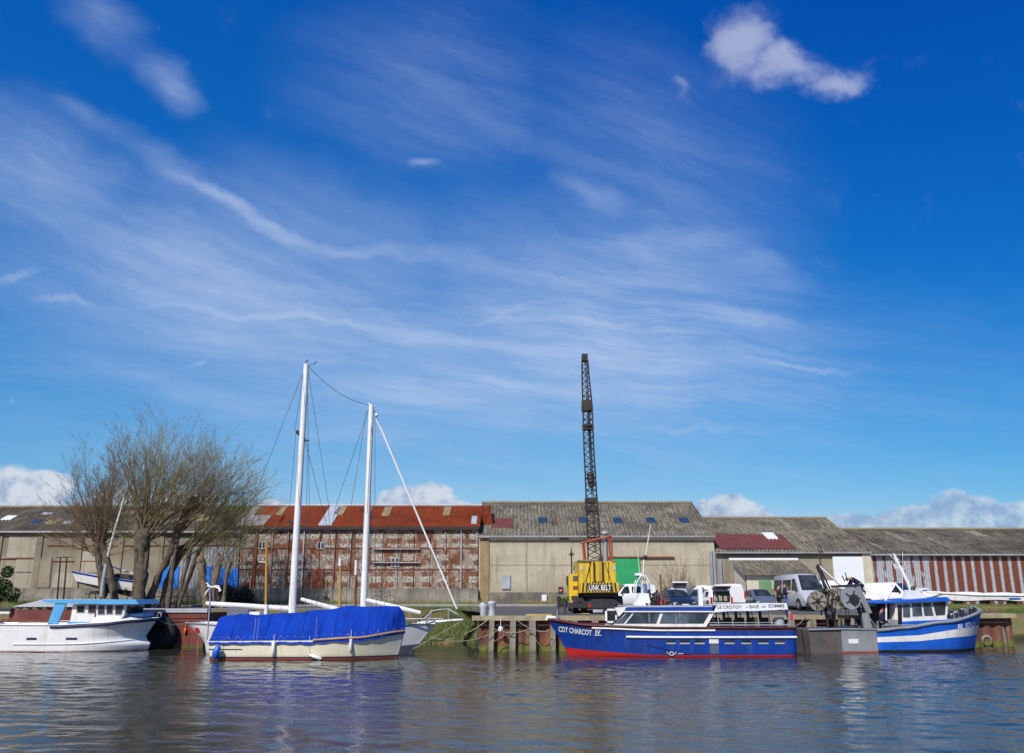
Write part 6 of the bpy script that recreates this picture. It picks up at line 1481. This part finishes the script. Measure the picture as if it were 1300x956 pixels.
# bare bush against the concrete wall
random.seed(61); p=at(862,766,68.6); mb=MB()
for k in range(26): branchy(mb,(random.uniform(-.4,.4),0,0),(random.uniform(-.6,.6),random.uniform(-.2,.2),1),random.uniform(2.0,3.5),.025,1,0,kids=8)
one('bare_bush','bare brown bush growing against the concrete warehouse wall behind the cars','bush',mb,'twig_red',(p.x,68.6,2.1))
def leafy(label,px,py,Y,w,h,mats,count,cat='bush',name='ivy_bush',seed=1):
    random.seed(seed); p=at(px,py,Y); mb=MB(); cl=[(random.uniform(-w,w)*.7,random.uniform(-.5,.5),random.uniform(.1,.85)*h,random.uniform(.3,.6)*min(w,h)*.8) for _ in range(12)]
    for _ in range(count):
        c=random.choice(cl); v=Vector((random.gauss(0,1),random.gauss(0,1),random.gauss(0,1))).normalized()*c[3]*random.uniform(.7,1.1); q=Vector(c[:3])+v
        if q.z<0: continue
        s=random.uniform(.05,.11); a=Vector((random.gauss(0,1),random.gauss(0,1),random.gauss(0,1))).normalized(); b_=a.orthogonal().normalized(); mb.add([q+a*s,q+b_*s*.7,q-a*s,q-b_*s*.7],[(0,1,2,3)],random.randrange(len(mats)))
    lf=None
    t=thing(name,label,cat,(p.x,Y,ground(Y))); mb.build('foliage',mats,t,recalc=False)
    mb=MB()
    for c in cl: mb.path([(0,0,-.1),(c[0]*.5,c[1]*.5,c[2]*.5),c[:3]],[.05,.03,.01],5)
    mb.build('stems','bark',t)
leafy('dark green leafy ivy bush at the left edge in front of the beige warehouse',0,760,66,1.3,3.3,['ivy_leaf','ivy_leaf','grass_green'],5200,seed=8)
leafy('dark bramble thicket leaning on the stone wall below the rusty warehouse',303,765,68.8,1.6,1.5,['bramble','bramble','ivy_leaf'],3200,name='bramble_bush',seed=9)
leafy('low green weeds growing by the concrete wall beside the road sign',716,766,69.3,.6,.6,['grass_green','ivy_leaf'],700,name='weed_clump',seed=10)
# ------------------------------------------------------------------ street lamps and poles
def lamp(label,px,ytop,ybot,Y,head='lantern'):
    a=at(px,ybot,Y); z0=ground(Y); h=at(px,ytop,Y).z-z0
    t=thing('street_lamp',label,'lamp post',(a.x,Y,z0),0,'black iron street lamps along the warehouses')
    mb=MB(); mb.path([(0,0,0),(0,0,.5),(0,0,.55),(0,0,h*.93),(0,0,h)],[.11,.1,.06,.045,.015],8); mb.build('post','iron_black',t)
    if head=='lantern':
        mb=MB(); mb.path([(0,0,h-.55),(0,0,h-.5),(0,0,h-.45),(0,0,h-.25)],[.05,.24,.12,.03],8); mb.path([(.06,0,h-1.1),(.28,0,h-.95),(.3,0,h-1.1)],.025); mb.build('bracket','iron_black',t)
        mb=MB(); mb.path([(.3,0,h-1.1),(.3,0,h-1.25),(.3,0,h-1.55)],[.06,.16,.2],8); mb.build('lamp_head','iron_black',t)
    else:
        mb=MB(); mb.path([(0,0,h),(-.12,0,h+.25),(0,0,h+.42),(.15,0,h+.3),(.15,0,h+.1)],.035,6); mb.build('bracket','iron_black',t)
        mb=MB(); mb.path([(.15,0,h+.1),(.15,0,h-.1)],[.06,.15],8); mb.build('lamp_head','iron_black',t)
lamp('black street lamp standing just left of the yellow crane',726.5,695,768,61.0)
lamp('black street lamp in front of the rusty patchwork warehouse',383.5,706,768,67)
lamp('black hooked street lamp in front of the white sliding door',1046,700,768,64,'hook')
for (px,lab) in ((72,'thin black pole leaning slightly, left of the pair by the beige warehouse'),(80,'thin black upright, right of the pair by the beige warehouse')):  # two thin dark uprights side by side, built alike
    mb=MB(); a=at(px,768,67); b_=at(px+5,707,67); mb.path([(0,0,0),(b_.x-a.x,0,b_.z-2.1)],[.07,.05],8); mb.path([(b_.x-a.x-.3,0,b_.z-2.15),(b_.x-a.x+.4,0,b_.z-2.1)],.03)
    one('dark_upright',lab,'pole',mb,'iron_black',(a.x,67,2.1))
# railing on the left bank
p=at(195,770,64); q=at(246,770,64); t=thing('railing','low black iron railing behind the leaning trees','railing',(p.x,64,ground(64)))
mb=MB(); L=q.x-p.x
for z in(.2,.75): mb.tube((0,0,z),(L,0,z),.025)
mb.build('rails','iron_black',t)
for i in range(7): mb=MB(); mb.tube((L*i/6,0,0),(L*i/6,0,.8),.03); mb.build('post','iron_black',t)
# bicycle by the wall
t=thing('bicycle','dark bicycle leaning near the stone wall above the schooner boom','bicycle',(at(487,765,67).x,67,ground(67)+.12))
for s_ in(-.52,.52):
    mb=MB(); mb.ring((s_,0,.34),.32,.025,'y',20,5); w=mb.build('wheel','black_rubber',t); mb=MB()
    for k in range(6): a=k*math.pi/3; mb.tube((s_,0,.34),(s_+.31*math.cos(a),0,.34+.31*math.sin(a)),.006,3)
    mb.build('spokes','galvanised',w)
mb=MB(); mb.path([(-.52,0,.34),(-.12,0,.3),(.35,0,.8),(-.2,0,.82),(-.52,0,.34)],.02); mb.path([(-.12,0,.3),(-.24,0,.95)],.02); mb.path([(.52,0,.34),(.38,0,.95)],.02); mb.build('frame','maroon',t)
mb=MB(); mb.ball((-.25,0,.97),(.14,.06,.03)); mb.build('saddle','black_rubber',t)
mb=MB(); mb.path([(.36,-.25,.98),(.4,0,.96),(.36,.25,.98)],.018); mb.build('handlebar','iron_black',t)
# ------------------------------------------------------------------ people
def skin_mesh(name,verts,edges,radii,root,mat,parent,sub=1):
    me=bpy.data.meshes.new(name); me.from_pydata([tuple(v) for v in verts],edges,[])
    o=bpy.data.objects.new(name,me); C.objects.link(o)
    md=o.modifiers.new('s','SKIN'); md.use_smooth_shade=True
    for i,r in enumerate(radii):
        s_=me.skin_vertices[0].data[i]; s_.radius=(r,r) if not isinstance(r,tuple) else r; s_.use_root=(i==root)
    ss=o.modifiers.new('u','SUBSURF'); ss.levels=sub; ss.render_levels=sub
    dg=bpy.context.evaluated_depsgraph_get(); dg.update(); m2=bpy.data.meshes.new_from_object(o.evaluated_get(dg))
    m2.name=name; m2.materials.clear(); m2.materials.append(M[mat]); bpy.data.objects.remove(o)
    for p_ in m2.polygons: p_.use_smooth=True
    ob=bpy.data.objects.new(name,m2); C.objects.link(ob); ob.parent=parent; return ob
def person(label,loc,rz,J,jacket,trousers,hair='hair_dark',extra=None):
    """J: joint positions in metres, figure faces local +x"""
    t=thing('person',label,'person',loc,rz)
    V_=[];E=[];Rd=[]
    def v(p,r): V_.append(Vector(p)); Rd.append(r); return len(V_)-1
    def ch(a,pts):
        for p,r in pts: b_=v(p,r); E.append((a,b_)); a=b_
        return a
    pel=v(J['pelvis'],.13); che=ch(pel,[(J['chest'],.15)]); nk=ch(che,[(J['neck'],.06)]); hd=ch(nk,[(J['head'],.085),(Vector(J['head'])+(Vector(J['head'])-Vector(J['neck'])).normalized()*.11,.07)])
    for s_ in('L','R'):
        h=ch(pel,[(J['hip'+s_],.09),(J['knee'+s_],.06),(J['ank'+s_],.04),(Vector(J['ank'+s_])+Vector((.16,0,-.05)),.035)])
        e=ch(che,[(J['sh'+s_],.065),(J['el'+s_],.042),(J['ha'+s_],.03)])
        H_=Vector(J['ha'+s_]); d=(H_-Vector(J['el'+s_])).normalized(); o=d.orthogonal().normalized(); q=d.cross(o)
        pm=ch(e,[(H_+d*.06,.032)])
        for k,(l,w) in enumerate(((.075,-.03),(.085,-.01),(.08,.01),(.065,.03))): ch(pm,[(H_+d*.1+o*w,.010),(H_+d*(.1+l*.6)+o*w+q*.01,.009),(H_+d*(.1+l)+o*w+q*.035,.008)])
        ch(e,[(H_+d*.04+o*-.05,.011),(H_+d*.08+o*-.065+q*.02,.009)])
    skin_mesh('body',V_,E,Rd,0,'skin',t)
    # jacket
    V_=[];E=[];Rd=[]
    lo=Vector(J['pelvis'])+(Vector(J['pelvis'])-Vector(J['chest'])).normalized()*.06
    a=v(lo,.155); b_=ch(a,[(J['pelvis'],.155),(Vector(J['pelvis']).lerp(Vector(J['chest']),.55),.16),(J['chest'],.17),(Vector(J['chest']).lerp(Vector(J['neck']),.85),.085)])
    c=3
    for s_ in('L','R'): ch(c,[(J['sh'+s_],.085),(Vector(J['sh'+s_]).lerp(Vector(J['el'+s_]),.5),.068),(J['el'+s_],.06),(Vector(J['el'+s_]).lerp(Vector(J['ha'+s_]),.92),.045)])
    skin_mesh('jacket',V_,E,Rd,0,jacket,t)
    V_=[];E=[];Rd=[]
    a=v(Vector(J['pelvis'])+Vector((0,0,.03)),.145)
    for s_ in('L','R'): ch(a,[(J['hip'+s_],.105),(Vector(J['hip'+s_]).lerp(Vector(J['knee'+s_]),.5),.09),(J['knee'+s_],.073),(Vector(J['knee'+s_]).lerp(Vector(J['ank'+s_]),.95),.06)])
    skin_mesh('trousers',V_,E,Rd,0,trousers,t)
    for s_ in('L','R'):
        mb=MB(); q=Vector(J['ank'+s_]); mb.ball((q.x+.07,q.y,q.z-.05),(.14,.055,.055)); mb.build('shoe','cloth_black',t)
    hv=Vector(J['head']); up=(hv-Vector(J['neck'])).normalized()
    mb=MB(); c=hv+up*.075-Vector((.02,0,0)); mb.ball(c,(.092,.084,.085)); mb.build('hair',hair,t)
    mb=MB(); f=hv+up*.04
    fwd=Vector((1,0,0))-up*up.x; fwd.normalize()
    mb.ball(f+fwd*.095,(.02,.015,.025)); 
    for s_ in(-1,1): mb.ball(f+Vector((0,s_*.088,0)),(.02,.012,.03))
    mb.build('face_features','skin',t)
    for s_ in(-1,1):
        mb=MB(); mb.ball(f+fwd*.082+Vector((0,s_*.032,0))+up*.02,(.01,.014,.008)); mb.build('eye','hair_dark',t)
    mb=MB(); mb.ball(f+fwd*.084-up*.045,(.008,.025,.006)); mb.build('mouth','maroon',t)
    return t
stand={'pelvis':(0,0,.95),'chest':(.0,0,1.32),'neck':(.01,0,1.52),'head':(.03,0,1.63),'hipL':(0,.09,.90),'hipR':(0,-.09,.90),'kneeL':(.02,.1,.49),'kneeR':(.03,-.1,.49),'ankL':(-.02,.11,.09),'ankR':(.02,-.11,.09),
 'shL':(0,.19,1.42),'shR':(0,-.19,1.42),'elL':(.03,.25,1.14),'elR':(.03,-.25,1.14),'haL':(.24,.12,1.15),'haR':(.25,-.12,1.17)}
YP=53.2
p=at(997,765,YP); person('man in navy jacket and jeans standing in front of the tall silver van',(p.x,YP,ground(YP)),R(-15),stand,'cloth_navy','denim')
s2=dict(stand); s2.update({'haL':(.02,.28,.86),'haR':(.1,-.26,.88),'head':(.06,0,1.60)})
p=at(989.5,765,54.4); person('person in black clothes half hidden behind the man in the navy jacket',(p.x,54.4,ground(54.4)-.06),R(10),s2,'cloth_black','cloth_black')
# man bending over the drums: on the quay deck beside the boat
bend={'pelvis':(-.1,0,1.02),'chest':(.22,0,1.30),'neck':(.40,0,1.36),'head':(.51,0,1.33),'hipL':(-.1,.09,.97),'hipR':(-.1,-.09,.97),'kneeL':(-.05,.1,.52),'kneeR':(.0,-.1,.52),'ankL':(-.12,.11,.09),'ankR':(-.02,-.11,.09),
 'shL':(.27,.19,1.34),'shR':(.27,-.19,1.34),'elL':(.42,.22,1.08),'elR':(.42,-.22,1.08),'haL':(.60,.12,.92),'haR':(.60,-.12,.92)}
p=at(1092,767.5,47.7); person('man in navy overalls bending over the net drums of the fishing boat',p,R(176),bend,'cloth_navy','cloth_navy')
ff=at(1117.5,771.5,46.75); person('man in a dark blue top standing beside the blue fishing boat wheelhouse',(ff.x,46.75,ff.z-1.73),R(-10),{**stand,'head':(.08,0,1.60),'haL':(.3,.1,1.0),'haR':(.3,-.1,1.0)},'cloth_navy','cloth_navy')
